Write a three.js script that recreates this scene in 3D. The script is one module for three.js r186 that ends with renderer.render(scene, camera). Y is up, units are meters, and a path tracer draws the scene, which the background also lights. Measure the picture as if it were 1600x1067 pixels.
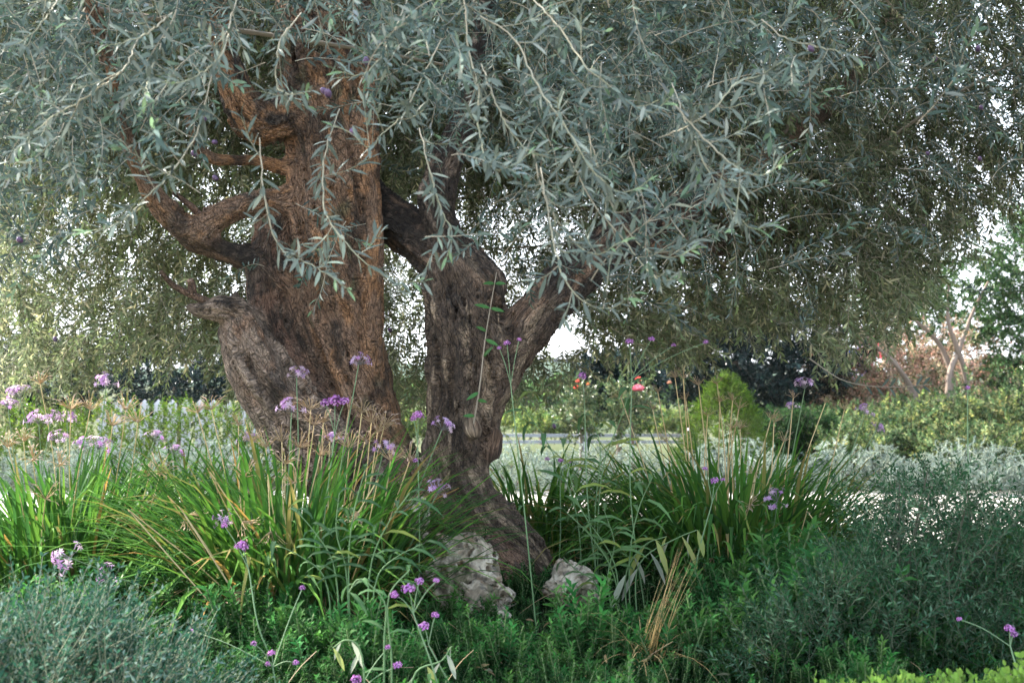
import * as THREE from 'three';
import { createNoise3D } from 'simplex-noise';
import { mergeGeometries } from 'three/addons/utils/BufferGeometryUtils.js';

// ------------------------------------------------------------------ camera, sky, sun, exposure
const scene = new THREE.Scene();
const FOV = 30, EYE = 1.25, PITCH = 1.913 * Math.PI / 180;
const camera = new THREE.PerspectiveCamera(FOV, 1600 / 1067, 0.1, 2000);
camera.position.set(0, EYE, 0);
camera.rotation.x = PITCH;
camera.focus = 4.75;
camera.userData.fStop = 5.6;
const renderer = new THREE.WebGLRenderer({ antialias: true });
renderer.toneMapping = THREE.LinearToneMapping;
renderer.toneMappingExposure = 5.5;
renderer.shadowMap.enabled = true;
const SUN = new THREE.Vector3(-0.69, 0.60, -0.41).normalize();
{
  const W = 256, H = 128, d = new Float32Array(W * H * 4);
  for (let r = 0; r < H; r++) for (let c = 0; c < W; c++) {
    const el = ((r + 0.5) / H - 0.5) * Math.PI, az = ((c + 0.5) / W - 0.5) * 2 * Math.PI;
    const y = Math.sin(el), x = Math.cos(az) * Math.cos(el), z = Math.sin(az) * Math.cos(el);
    const k = Math.pow(Math.max(0, y), 0.55), cs = Math.max(0, x * SUN.x + y * SUN.y + z * SUN.z);
    const glow = 0.30 * Math.pow(cs, 3) + 0.6 * Math.pow(cs, 24);
    const o = (r * W + c) * 4;
    const hz = [0.66, 0.68, 0.69], zn = [0.27, 0.38, 0.54];
    for (let i = 0; i < 3; i++) d[o + i] = hz[i] * (1 - k) + zn[i] * k + glow * [1, 0.96, 0.9][i];
    d[o + 3] = 1;
  }
  const sky = new THREE.DataTexture(d, W, H, THREE.RGBAFormat, THREE.FloatType);
  sky.mapping = THREE.EquirectangularReflectionMapping;
  sky.magFilter = THREE.LinearFilter;
  sky.needsUpdate = true;
  scene.background = sky; scene.environment = sky;
}
const sun = new THREE.DirectionalLight(new THREE.Color().setRGB(1, 0.93, 0.82), 4.2);
sun.position.copy(SUN).multiplyScalar(40).add(new THREE.Vector3(0, 0, -6));
sun.target.position.set(0, 0, -6);
sun.castShadow = true;
sun.shadow.camera.left = -14; sun.shadow.camera.right = 14; sun.shadow.camera.top = 14; sun.shadow.camera.bottom = -14; sun.shadow.camera.far = 90;
sun.shadow.mapSize.set(2048, 2048);
scene.add(sun, sun.target);

// ------------------------------------------------------------------ helpers
function mulberry(a) { return () => { a = (a + 0x6d2b79f5) | 0; let t = Math.imul(a ^ (a >>> 15), 1 | a); t = (t + Math.imul(t ^ (t >>> 7), 61 | t)) ^ t; return ((t ^ (t >>> 14)) >>> 0) / 4294967296; }; }
const n3 = createNoise3D(mulberry(7));
const V = (x, y, z) => new THREE.Vector3(x, y, z);
const F = 533.5 / Math.tan(FOV / 2 * Math.PI / 180), CP = Math.cos(PITCH), SP = Math.sin(PITCH);
// a point of the photograph (1600 x 1067) at a distance along the view
function P(px, py, d) { const x = (px - 800) / F * d, y = -(py - 533.5) / F * d, z = -d; return V(x, EYE + y * CP - z * SP, y * SP + z * CP); }
function project(v) { const y0 = v.y - EYE, z0 = v.z, y = y0 * CP + z0 * SP, z = -y0 * SP + z0 * CP, d = -z; return [800 + v.x / d * F, 533.5 - y / d * F, d]; }
const mix = (a, b, t) => a + (b - a) * t, clamp = (x, a, b) => Math.min(b, Math.max(a, x)), sstep = (a, b, x) => { const t = clamp((x - a) / (b - a), 0, 1); return t * t * (3 - 2 * t); };
const col = (r, g, b) => [r, g, b];
const mixc = (a, b, t) => [mix(a[0], b[0], t), mix(a[1], b[1], t), mix(a[2], b[2], t)];
const jit = (c, R, s = 0.2) => { const k = 1 + (R() - 0.5) * 2 * s; return [c[0] * k * (1 + (R() - 0.5) * s * 0.6), c[1] * k, c[2] * k * (1 + (R() - 0.5) * s * 0.6)]; };
const names = {};
function numbered(n) { const k = names[n] = (names[n] ?? -1) + 1; return k ? n + '_' + String(k).padStart(3, '0') : n; }
const origin = new Map();
const org = (o) => { while (o && !origin.has(o)) o = o.parent; return o ? origin.get(o) : V(0, 0, 0); };
function thing(name, label, category, base, group) {
  const o = new THREE.Group(); o.name = numbered(name); o.position.copy(base); o.userData = { label, category };
  if (group) o.userData.group = group;
  scene.add(o); origin.set(o, base.clone()); return o;
}
function put(mesh, name, parent, props) {
  mesh.name = name; mesh.castShadow = mesh.receiveShadow = true;
  if (props) Object.assign(mesh.userData, props);
  (parent ?? scene).add(mesh); return mesh;
}
class MB {            // collects faces with colours; coordinates are world coordinates
  constructor() { this.p = []; this.c = []; this.i = []; this.uv = []; }
  get n() { return this.p.length / 3; }
  v(x, y, z, c, u = 0, w = 0) { this.p.push(x, y, z); this.c.push(c[0], c[1], c[2]); this.uv.push(u, w); return this.p.length / 3 - 1; }
  q(a, b, c, d) { this.i.push(a, b, c, a, c, d); }
  t(a, b, c) { this.i.push(a, b, c); }
  geo(o) {
    const g = new THREE.BufferGeometry(), p = new Float32Array(this.p);
    if (o) for (let k = 0; k < p.length; k += 3) { p[k] -= o.x; p[k + 1] -= o.y; p[k + 2] -= o.z; }
    g.setAttribute('position', new THREE.BufferAttribute(p, 3));
    g.setAttribute('color', new THREE.BufferAttribute(new Float32Array(this.c), 3));
    g.setAttribute('uv', new THREE.BufferAttribute(new Float32Array(this.uv), 2));
    g.setIndex(this.i); g.computeVertexNormals(); return g;
  }
  build(name, m, parent, props) { return put(new THREE.Mesh(this.geo(org(parent)), m), name, parent, props); }
  // a leaf: folded, curved sheet
  leaf(base, dir, up, len, wid, c, o = {}) {
    const { curl = 0.15, fold = 0.25, prof = LANCE, tipc = c, midc = null } = o;
    const d = dir.clone().normalize(), s = V().crossVectors(d, up).normalize(), u = V().crossVectors(s, d).normalize();
    const n = prof.length; let prev = null;
    for (let k = 0; k < n; k++) {
      const [t, w] = prof[k], a = curl * t * 1.4, cx = len * t * Math.cos(a * 0.6), cy = -len * t * Math.sin(a * 0.6), h = wid * w * 0.5;
      const m = base.clone().addScaledVector(d, cx).addScaledVector(u, cy), cc = mixc(c, tipc, t), mc = midc ? mixc(midc, cc, t * 0.5) : cc;
      const f = h * fold;
      const row = [
        this.v(m.x + s.x * h + u.x * f, m.y + s.y * h + u.y * f, m.z + s.z * h + u.z * f, cc, 1, t),
        this.v(m.x, m.y, m.z, mc, 0.5, t),
        this.v(m.x - s.x * h + u.x * f, m.y - s.y * h + u.y * f, m.z - s.z * h + u.z * f, cc, 0, t)];
      if (prev) { this.q(prev[0], row[0], row[1], prev[1]); this.q(prev[1], row[1], row[2], prev[2]); }
      prev = row;
    }
  }
  ribbon(pts, widths, side, c0, c1, fold = 0.3) {     // grass blade along points; side = widthwise vector
    let prev = null; const n = pts.length;
    for (let k = 0; k < n; k++) {
      const t = k / (n - 1), c = mixc(c0, c1, t), tan = (k < n - 1 ? pts[k + 1].clone().sub(pts[k]) : pts[k].clone().sub(pts[k - 1])).normalize();
      const s = side.clone().addScaledVector(tan, -side.dot(tan)).normalize(), u = V().crossVectors(s, tan), h = widths(t) / 2, f = h * fold, m = pts[k];
      const row = [this.v(m.x + s.x * h + u.x * f, m.y + s.y * h + u.y * f, m.z + s.z * h + u.z * f, c, 1, t), this.v(m.x, m.y, m.z, c, 0.5, t), this.v(m.x - s.x * h + u.x * f, m.y - s.y * h + u.y * f, m.z - s.z * h + u.z * f, c, 0, t)];
      if (prev) { this.q(prev[0], row[0], row[1], prev[1]); this.q(prev[1], row[1], row[2], prev[2]); }
      prev = row;
    }
  }
  tube(pts, rad, seg, c0, c1 = c0, o = {}) {          // rad(t) radius
    const n = pts.length; let prev = null, N = null, s = 0;
    for (let k = 0; k < n; k++) {
      const t = k / (n - 1), tan = (k < n - 1 ? pts[k + 1].clone().sub(pts[Math.max(0, k - 1)]) : pts[k].clone().sub(pts[k - 1])).normalize();
      if (!N) { N = V(0.31, 0.2, 0.93); N.addScaledVector(tan, -N.dot(tan)).normalize(); } else N.addScaledVector(tan, -N.dot(tan)).normalize();
      if (k) s += pts[k].distanceTo(pts[k - 1]);
      const B = V().crossVectors(tan, N), row = [], c = mixc(c0, c1, t);
      for (let j = 0; j <= seg; j++) {
        const a = j / seg * Math.PI * 2, ca = Math.cos(a), sa = Math.sin(a); let r = rad(t);
        if (o.bump && j < seg) r *= 1 + o.bump * n3(ca * 1.2 + (o.seed ?? 0), sa * 1.2, s * (o.freq ?? 4));
        if (o.bump && j === seg) r *= 1 + o.bump * n3(1.2 + (o.seed ?? 0), 0, s * (o.freq ?? 4));
        row.push(this.v(pts[k].x + (N.x * ca + B.x * sa) * r, pts[k].y + (N.y * ca + B.y * sa) * r, pts[k].z + (N.z * ca + B.z * sa) * r, o.color ? o.color(pts[k], a, t) : c, j / seg * rad(0) * 6.3 / 0.5, s / 0.5));
      }
      if (prev) for (let j = 0; j < seg; j++) this.q(prev[j], prev[j + 1], row[j + 1], row[j]);
      prev = row;
    }
    const e = pts[n - 1], cap = this.v(e.x, e.y, e.z, c1); for (let j = 0; j < seg; j++) this.t(prev[j], prev[j + 1], cap);
  }
  box(cx, cy, cz, w, h, d, c) {
    const x = w / 2, y = h / 2, z = d / 2, g = [[[-x, -y, z], [x, -y, z], [x, y, z], [-x, y, z]], [[x, -y, -z], [-x, -y, -z], [-x, y, -z], [x, y, -z]], [[x, -y, z], [x, -y, -z], [x, y, -z], [x, y, z]], [[-x, -y, -z], [-x, -y, z], [-x, y, z], [-x, y, -z]], [[-x, y, z], [x, y, z], [x, y, -z], [-x, y, -z]], [[-x, -y, -z], [x, -y, -z], [x, -y, z], [-x, -y, z]]];
    for (const f of g) { const v = f.map((q) => this.v(cx + q[0], cy + q[1], cz + q[2], c, q[0] + q[2], q[1])); this.q(v[0], v[1], v[2], v[3]); }
  }
}
const LANCE = [[0, 0.10], [0.3, 0.85], [0.6, 0.95], [0.84, 0.55], [1, 0.02]];
const LANCE3 = [[0, 0.1], [0.38, 1], [0.75, 0.7], [1, 0.02]];
const OVATE = [[0, 0.12], [0.25, 0.85], [0.5, 1], [0.78, 0.66], [1, 0.04]];
const OVATE3 = [[0, 0.15], [0.45, 1], [1, 0.05]];
const curve = (pts, n) => new THREE.CatmullRomCurve3(pts, false, 'centripetal').getPoints(n);
const rnd3 = (R) => { const z = R() * 2 - 1, a = R() * 6.2832, r = Math.sqrt(1 - z * z); return V(r * Math.cos(a), z, r * Math.sin(a)); };

// ------------------------------------------------------------------ materials
const leafM = (o = {}) => new THREE.MeshPhysicalMaterial({ vertexColors: true, side: THREE.DoubleSide, roughness: 1, transmission: 0.38, thickness: 0, specularIntensity: 0.1, clearcoat: 0.07, clearcoatRoughness: 0.42, ...o });
const M = {
  olive: leafM({ clearcoat: 0.12, clearcoatRoughness: 0.4, transmission: 0.3 }),
  oliveNear: leafM({ clearcoat: 0.18, clearcoatRoughness: 0.34, transmission: 0.14 }),
  leaf: leafM(),
  blade: leafM({ clearcoat: 0.12, clearcoatRoughness: 0.35, transmission: 0.32 }),
  glossy: leafM({ clearcoat: 0.5, clearcoatRoughness: 0.25, transmission: 0.15 }),
  matte: leafM({ clearcoat: 0, transmission: 0.3 }),
  petal: leafM({ clearcoat: 0, transmission: 0.45 }),
  twig: new THREE.MeshStandardMaterial({ vertexColors: true, roughness: 0.85 }),
  olivefruit: new THREE.MeshPhysicalMaterial({ vertexColors: true, roughness: 0.45, clearcoat: 0.3, clearcoatRoughness: 0.4 }),
  paint: new THREE.MeshStandardMaterial({ vertexColors: true, roughness: 0.7 }),
};
function dataTex(w, h, f, srgb) {      // f(x, y) in 0..1 -> [r, g, b] bytes
  const d = new Uint8Array(w * h * 4);
  for (let y = 0; y < h; y++) for (let x = 0; x < w; x++) { const c = f(x / w, y / h), o = (y * w + x) * 4; d[o] = clamp(c[0] * 255, 0, 255); d[o + 1] = clamp(c[1] * 255, 0, 255); d[o + 2] = clamp(c[2] * 255, 0, 255); d[o + 3] = 255; }
  const t = new THREE.DataTexture(d, w, h); t.wrapS = t.wrapT = THREE.MirroredRepeatWrapping; t.magFilter = THREE.LinearFilter; if (srgb) t.colorSpace = THREE.SRGBColorSpace; t.needsUpdate = true; return t;
}
const barkH = (u, v) => {              // fissured plates, u across, v along; 0.5 m tile
  const w = n3(u * 6, v * 3, 3.1) * 0.25, a = 1 - Math.abs(n3(u * 20 + w * 3, v * 7, 0.4)), b = 1 - Math.abs(n3(u * 44 + 9, v * 20 + w * 4, 1.7)), c = n3(u * 110, v * 60, 4.2), x = 1 - Math.abs(n3(u * 16, v * 30 + w * 5, 8.8));
  return clamp(0.95 - 0.55 * Math.pow(a, 5) - 0.42 * Math.pow(b, 4) - 0.25 * Math.pow(x, 7) + 0.14 * c, 0, 1);
};
M.bark = new THREE.MeshStandardMaterial({
  vertexColors: true, roughness: 0.92, bumpScale: 0.016,
  map: dataTex(1024, 1024, (u, v) => { const h = barkH(u, v), s = n3(u * 150, v * 90, 2) * 0.07, g = 0.46 + 0.54 * h + s * 1.4 + 0.10 * n3(u * 9, v * 5, 6); return [g, g * 0.985, g * 0.965]; }, true),
  bumpMap: dataTex(1024, 1024, (u, v) => { const h = barkH(u, v); return [h, h, h]; }),
});
const rockN = (u, v) => { let s = 0, a = 0.5, f = 8; for (let k = 0; k < 5; k++) { s += a * n3(u * f, v * f, k * 3.3); a *= 0.55; f *= 2.1; } return s; };
M.rock = new THREE.MeshStandardMaterial({
  vertexColors: true, roughness: 0.95, bumpScale: 0.006,
  map: dataTex(512, 512, (u, v) => { const s = rockN(u, v), g = 0.84 + 0.22 * s; return [g, g * 0.985, g * 0.96]; }, true), bumpMap: dataTex(512, 512, (u, v) => { const s = 0.5 + rockN(u, v) * 0.6; return [s, s, s]; }),
});

// ------------------------------------------------------------------ ground
let pathMat; const pathM = () => { if (!pathMat) { pathMat = new THREE.MeshStandardMaterial({ vertexColors: true, roughness: 0.95, bumpScale: 0.004, map: dataTex(512, 512, (u, v) => { const s = 0.9 + 0.1 * n3(u * 140, v * 140, 1) + 0.06 * n3(u * 20, v * 20, 2); return [s, s * 0.985, s * 0.96]; }, true) }); } return pathMat; };
const bedH = (x, z) => {               // the raised planting bed, sinking to the path behind it
  const d = -z, edge = 8.1 + 0.5 * Math.sin(x * 0.5 + 0.7) + 0.25 * Math.sin(x * 1.7), k = 1 - sstep(edge - 2.3, edge, d);
  if (d < 2.2) { const f = sstep(0.9, 2.2, d); return (0.42 * k + 0.035 * n3(x * 0.7, z * 0.7, 0)) * f; }
  return 0.42 * k + 0.035 * n3(x * 0.7, z * 0.7, 0) * k + 0.012 * n3(x * 4, z * 4, 3) * k;
};
{
  const g = new THREE.PlaneGeometry(1, 1, 220, 220), p = g.attributes.position, c = new Float32Array(p.count * 3), R = mulberry(3);
  for (let i = 0; i < p.count; i++) {
    const a = p.getX(i) * 2, b = p.getY(i) * 2, x = Math.sign(a) * (Math.abs(a) * 9 + Math.pow(Math.abs(a), 7) * 600), z = -6 + -Math.sign(b) * (Math.abs(b) * 9 + Math.pow(Math.abs(b), 7) * 600), d = -z;
    let y = bedH(x, z) - 0.02;
    const far = sstep(24, 70, d);
    y += -far * 3.2 + sstep(70, 340, d) * 3.6;
    y += far * 0.5 * n3(x * 0.02, z * 0.02, 5);
    p.setXYZ(i, x, y, z);
    let k = [0.055, 0.042, 0.03]; const n = n3(x * 3, z * 3, 1) * 0.5 + n3(x * 11, z * 11, 4) * 0.4;
    k = mixc(k, [0.10, 0.08, 0.058], clamp(0.35 + n, 0, 1));
    if (d > 14) k = mixc(k, mixc([0.045, 0.06, 0.025], [0.10, 0.105, 0.055], clamp(0.5 + n3(x * 0.12, z * 0.05, 9), 0, 1)), sstep(14, 17, d));
    k = jit(k, R, 0.12); c.set(k, i * 3);
  }
  g.setAttribute('color', new THREE.BufferAttribute(c, 3)); g.computeVertexNormals();
  const m = new THREE.MeshPhysicalMaterial({ vertexColors: true, roughness: 1, specularIntensity: 0.05 });
  put(new THREE.Mesh(g, m), 'ground', null, { kind: 'structure' });
  { // unseen path assumed under the camera, added to bounce sunlight onto the tree
    const q = new MB(); for (let i = 0; i <= 40; i++) for (let j = 0; j <= 8; j++) { const x = -16 + 32 * i / 40; q.v(x, 0.004 + 0.004 * n3(x, j, 7), -0.4 + 7.5 * j / 8 - 0.3 * Math.sin(x * 0.4), jit([0.52, 0.49, 0.44], R, 0.06), x / 2, j / 2); }
    for (let i = 0; i < 40; i++) for (let j = 0; j < 8; j++) { const a = i * 9 + j; q.q(a, a + 1, a + 10, a + 9); }
    q.build('bounce_path', pathM(), null, { kind: 'structure' });
  }
  // pale path behind the bed
  const q = new MB(), nx = 60;
  for (let i = 0; i <= nx; i++) { const x = -24 + 48 * i / nx, e = 9.2 + 0.35 * Math.sin(x * 0.5 + 0.7); for (let j = 0; j <= 8; j++) { const d = e + (14.9 - e) * j / 8; q.v(x, 0.004 + 0.004 * n3(x, d, 2), -d, jit([0.52, 0.49, 0.44], R, 0.06), x / 2, d / 2); } }
  for (let i = 0; i < nx; i++) for (let j = 0; j < 8; j++) { const a = i * 9 + j; q.q(a, a + 9, a + 10, a + 1); }
  q.build('path', pathM(), null, { kind: 'structure' });
}

// ------------------------------------------------------------------ surfaces from distance fields
function surfaceNets(lo, hi, cell, f) {
  const n = [0, 1, 2].map((k) => Math.ceil((hi[k] - lo[k]) / cell) + 1), [nx, ny, nz] = n, val = new Float32Array(nx * ny * nz).fill(1), B = 4;
  for (let bz = 0; bz < nz; bz += B) for (let by = 0; by < ny; by += B) for (let bx = 0; bx < nx; bx += B) {
    const c = f.coarse(lo[0] + (bx + B / 2) * cell, lo[1] + (by + B / 2) * cell, lo[2] + (bz + B / 2) * cell), lim = B * cell * 0.95 + f.slack;
    if (c > lim || c < -lim) { if (c < 0) for (let z = bz; z < Math.min(nz, bz + B); z++) for (let y = by; y < Math.min(ny, by + B); y++) val.fill(-1, (z * ny + y) * nx + bx, (z * ny + y) * nx + Math.min(nx, bx + B)); continue; }
    for (let z = bz; z < Math.min(nz, bz + B); z++) for (let y = by; y < Math.min(ny, by + B); y++) for (let x = bx; x < Math.min(nx, bx + B); x++) val[(z * ny + y) * nx + x] = f(lo[0] + x * cell, lo[1] + y * cell, lo[2] + z * cell);
  }
  const id = new Int32Array(nx * ny * nz).fill(-1), pos = [], tris = [], at = (x, y, z) => (z * ny + y) * nx + x;
  for (let z = 0; z < nz - 1; z++) for (let y = 0; y < ny - 1; y++) for (let x = 0; x < nx - 1; x++) {
    let sx = 0, sy = 0, sz = 0, k = 0, m = 0; const v = [];
    for (let c = 0; c < 8; c++) { v[c] = val[at(x + (c & 1), y + (c >> 1 & 1), z + (c >> 2))]; if (v[c] < 0) m |= 1 << c; }
    if (m === 0 || m === 255) continue;
    for (const [a, b] of EDGES) if ((v[a] < 0) !== (v[b] < 0)) { const t = v[a] / (v[a] - v[b]); sx += mix(a & 1, b & 1, t); sy += mix(a >> 1 & 1, b >> 1 & 1, t); sz += mix(a >> 2, b >> 2, t); k++; }
    id[at(x, y, z)] = pos.length / 3; pos.push(lo[0] + (x + sx / k) * cell, lo[1] + (y + sy / k) * cell, lo[2] + (z + sz / k) * cell);
  }
  const quad = (a, b, c, d, flip) => { if (a < 0 || b < 0 || c < 0 || d < 0) return; if (flip) tris.push(a, c, b, a, d, c); else tris.push(a, b, c, a, c, d); };
  for (let z = 1; z < nz - 1; z++) for (let y = 1; y < ny - 1; y++) for (let x = 1; x < nx - 1; x++) {
    const a = val[at(x, y, z)] < 0;
    if (a !== val[at(x + 1, y, z)] < 0) quad(id[at(x, y - 1, z - 1)], id[at(x, y, z - 1)], id[at(x, y, z)], id[at(x, y - 1, z)], !a);
    if (a !== val[at(x, y + 1, z)] < 0) quad(id[at(x - 1, y, z - 1)], id[at(x - 1, y, z)], id[at(x, y, z)], id[at(x, y, z - 1)], !a);
    if (a !== val[at(x, y, z + 1)] < 0) quad(id[at(x - 1, y - 1, z)], id[at(x, y - 1, z)], id[at(x, y, z)], id[at(x - 1, y, z)], !a);
  }
  const nor = new Float32Array(pos.length);
  for (let i = 0; i < tris.length; i += 3) {
    const [a, b, c] = [tris[i] * 3, tris[i + 1] * 3, tris[i + 2] * 3], ux = pos[b] - pos[a], uy = pos[b + 1] - pos[a + 1], uz = pos[b + 2] - pos[a + 2], vx = pos[c] - pos[a], vy = pos[c + 1] - pos[a + 1], vz = pos[c + 2] - pos[a + 2];
    const X = uy * vz - uz * vy, Y = uz * vx - ux * vz, Z = ux * vy - uy * vx;
    for (const k of [a, b, c]) { nor[k] += X; nor[k + 1] += Y; nor[k + 2] += Z; }
  }
  for (let i = 0; i < nor.length; i += 3) { const l = Math.hypot(nor[i], nor[i + 1], nor[i + 2]) || 1; nor[i] /= l; nor[i + 1] /= l; nor[i + 2] /= l; }
  return { pos, tris, nor };
}
const EDGES = [[0, 1], [2, 3], [4, 5], [6, 7], [0, 2], [1, 3], [4, 6], [5, 7], [0, 4], [1, 5], [2, 6], [3, 7]];

// ------------------------------------------------------------------ the olive tree
const treeBase = V(P(660, 900, 4.95).x, 0.40, -4.95);
const olive = thing('olive_tree', 'old olive tree with gnarled twin trunks and hanging grey-green crown', 'olive tree', treeBase);
const ORANGE = col(0.55, 0.29, 0.14), BROWN = col(0.36, 0.225, 0.15), GREY = col(0.39, 0.295, 0.23), DARK = col(0.062, 0.047, 0.038), RUST = col(0.34, 0.20, 0.14), TAN = col(0.50, 0.38, 0.27);
// [part, base colour, patch colour, twist, flute, points (px, py, depth, radius in px)]
const CH = [
  ['trunk', BROWN, ORANGE, 0.5, 0.26, [[488, -190, 5.2, 60], [495, -60, 5.12, 72], [512, 90, 5.05, 72], [516, 220, 5.02, 64], [514, 320, 5.0, 62], [526, 420, 5.0, 60], [542, 520, 5.0, 54], [560, 600, 5.0, 50], [582, 680, 5.0, 50], [628, 770, 4.98, 56], [690, 850, 4.96, 60], [745, 910, 4.95, 50]]],
  ['trunk', RUST, DARK, 0.3, 0.22, [[436, 335, 5.0, 30], [412, 415, 4.97, 27], [418, 500, 4.95, 26], [456, 590, 4.95, 32], [530, 690, 4.95, 44], [620, 780, 4.93, 50]]],
  ['trunk', DARK, BROWN, 0.3, 0.2, [[470, 360, 5.06, 40], [468, 470, 5.06, 44], [500, 580, 5.05, 46], [560, 680, 5.02, 46]]],
  ['trunk', GREY, BROWN, 0.45, 0.46, [[368, 462, 4.88, 6], [374, 486, 4.86, 17], [390, 535, 4.82, 36], [430, 605, 4.8, 45], [500, 690, 4.82, 50], [590, 772, 4.85, 48], [680, 850, 4.88, 44]]],
  ['trunk', GREY, DARK, 0.2, 0.26, [[349, 520, 4.85, 11], [376, 592, 4.79, 18], [430, 680, 4.8, 22], [500, 765, 4.82, 26]]],
  ['trunk', col(0.58, 0.31, 0.155), BROWN, 0, 0.12, [[570, 200, 4.97, 22], [580, 320, 4.94, 17], [585, 430, 4.92, 15], [583, 540, 4.94, 16], [588, 620, 4.95, 19], [606, 690, 4.96, 24]]],
  ['limb', col(0.46, 0.25, 0.13), DARK, 0.4, 0.25, [[500, 140, 5.02, 50], [440, 190, 4.96, 32], [395, 185, 4.9, 34], [366, 135, 4.88, 26], [350, 80, 4.9, 22], [335, 0, 4.9, 20], [300, -120, 4.9, 17]]],
  ['limb', BROWN, ORANGE, 0.4, 0.14, [[475, 322, 5.0, 32], [428, 314, 4.95, 21], [384, 320, 4.88, 20], [340, 338, 4.83, 22], [303, 362, 4.8, 26], [266, 335, 4.75, 22], [236, 300, 4.7, 17], [214, 262, 4.65, 13], [190, 190, 4.55, 11], [170, 90, 4.4, 10]]],
  ['limb', DARK, BROWN, 0.4, 0.20, [[308, 374, 4.8, 19], [352, 393, 4.87, 18], [395, 404, 4.93, 22], [430, 434, 4.98, 28]]],
  ['limb', ORANGE, BROWN, 0, 0.08, [[440, 262, 4.97, 12], [395, 250, 4.93, 9], [362, 250, 4.88, 9], [330, 247, 4.82, 10], [308, 226, 4.78, 8], [292, 180, 4.7, 7]]],
  ['limb', GREY, DARK, 0.3, 0.3, [[388, 508, 4.87, 24], [350, 484, 4.82, 22], [312, 484, 4.8, 13], [296, 480, 4.8, 7]]],
  ['trunk', col(0.13, 0.092, 0.066), TAN, 0.35, 0.26, [[712, 445, 4.92, 50], [726, 500, 4.9, 62], [732, 560, 4.9, 64], [722, 620, 4.9, 56], [718, 680, 4.9, 47], [724, 730, 4.9, 39], [734, 780, 4.88, 41], [762, 828, 4.86, 54], [802, 866, 4.85, 48], [838, 894, 4.84, 32]]],
  ['trunk', col(0.15, 0.10, 0.072), TAN, 0.3, 0.22, [[852, 478, 4.92, 32], [815, 526, 4.9, 37], [780, 590, 4.9, 33], [752, 650, 4.9, 32], [738, 710, 4.9, 30]]],
  ['trunk', GREY, DARK, 0.3, 0.3, [[680, 700, 4.92, 24], [688, 770, 4.9, 26], [704, 830, 4.9, 36], [720, 890, 4.9, 46]]],
  ['burr', TAN, BROWN, 0, 0.1, [[737, 664, 4.77, 13], [739, 672, 4.765, 15]]],
  ['burr', TAN, BROWN, 0, 0.1, [[718, 655, 4.80, 5], [717, 658, 4.80, 5]]],
  ['burr', BROWN, DARK, 0, 0.2, [[772, 684, 4.87, 14], [768, 704, 4.87, 16]]],
  ['root', RUST, BROWN, 0.2, 0.16, [[618, 715, 4.86, 20], [668, 772, 4.79, 24], [716, 830, 4.76, 25], [768, 876, 4.73, 32], [808, 912, 4.72, 29], [834, 945, 4.72, 18]]],
  ['limb', DARK, BROWN, 0.4, 0.26, [[742, 452, 4.95, 50], [692, 402, 5.0, 48], [648, 370, 5.08, 38], [600, 335, 5.2, 34], [555, 290, 5.35, 30]]],
  ['limb', DARK, GREY, 0.5, 0.30, [[742, 445, 4.95, 46], [706, 392, 4.95, 34], [683, 332, 4.95, 31], [688, 275, 4.97, 27], [712, 222, 5.0, 23], [738, 150, 5.05, 20], [756, 50, 5.1, 18], [770, -90, 5.2, 16]]],
  ['limb', DARK, BROWN, 0.4, 0.24, [[826, 505, 4.92, 42], [868, 458, 4.95, 40], [918, 412, 5.0, 38], [968, 372, 5.1, 34], [1040, 334, 5.2, 29], [1110, 300, 5.35, 25]]],
];
const chains = CH.map(([part, c0, c1, twist, flute, pts], ci) => {
  // smooth the axis with a curve through the points
  const P3 = pts.map((q) => { const v = P(q[0], q[1], q[2]); v.r = q[3] * q[2] / F; return v; }), cv = new THREE.CatmullRomCurve3(P3, false, 'centripetal'), n = Math.max(4, (pts.length - 1) * 4), S = [];
  for (let k = 0; k <= n; k++) { const u = k / n * (pts.length - 1), i = Math.min(pts.length - 2, Math.floor(u)), t = u - i, p = cv.getPoint(k / n); S.push({ x: p.x, y: p.y, z: p.z, r: mix(P3[i].r, P3[i + 1].r, t * t * (3 - 2 * t)) }); }
  let s = 0, N = V(0.2, 0.1, 1);
  for (let k = 0; k <= n; k++) {
    const a = S[k], b = S[Math.min(n, k + 1)], T = k < n ? V(b.x - a.x, b.y - a.y, b.z - a.z).normalize() : S[k - 1].T;
    N = N.clone().addScaledVector(T, -N.dot(T)).normalize(); a.T = T; a.N = N; a.B = V().crossVectors(T, N); a.s = s; s += k < n ? Math.hypot(b.x - a.x, b.y - a.y, b.z - a.z) : 0;
  }
  const lo = [1e9, 1e9, 1e9], hi = [-1e9, -1e9, -1e9]; for (const q of S) for (let k = 0; k < 3; k++) { const v = [q.x, q.y, q.z][k]; lo[k] = Math.min(lo[k], v - q.r); hi[k] = Math.max(hi[k], v + q.r); }
  return { part, c0, c1, twist, flute, S, rm: S.reduce((m, q) => m + q.r, 0) / S.length, seed: ci * 7.3, lo, hi };
});
const cutLines = [[[398, 440, 4.84, 9], [410, 500, 4.80, 9], [436, 560, 4.76, 10], [492, 640, 4.76, 10]], [[372, 545, 4.74, 6], [420, 620, 4.71, 8], [500, 710, 4.71, 8], [560, 760, 4.72, 7]], [[456, 395, 4.84, 12], [468, 490, 4.80, 19], [502, 580, 4.78, 19], [552, 660, 4.79, 13]], [[672, 560, 4.76, 8], [690, 640, 4.76, 9], [694, 720, 4.78, 7]], [[770, 470, 4.75, 12], [762, 550, 4.74, 10], [752, 630, 4.78, 8]]].map((q) => q.map((a) => { const v = P(a[0], a[1], a[2]); v.r = a[3] * a[2] / F; return v; }));
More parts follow.
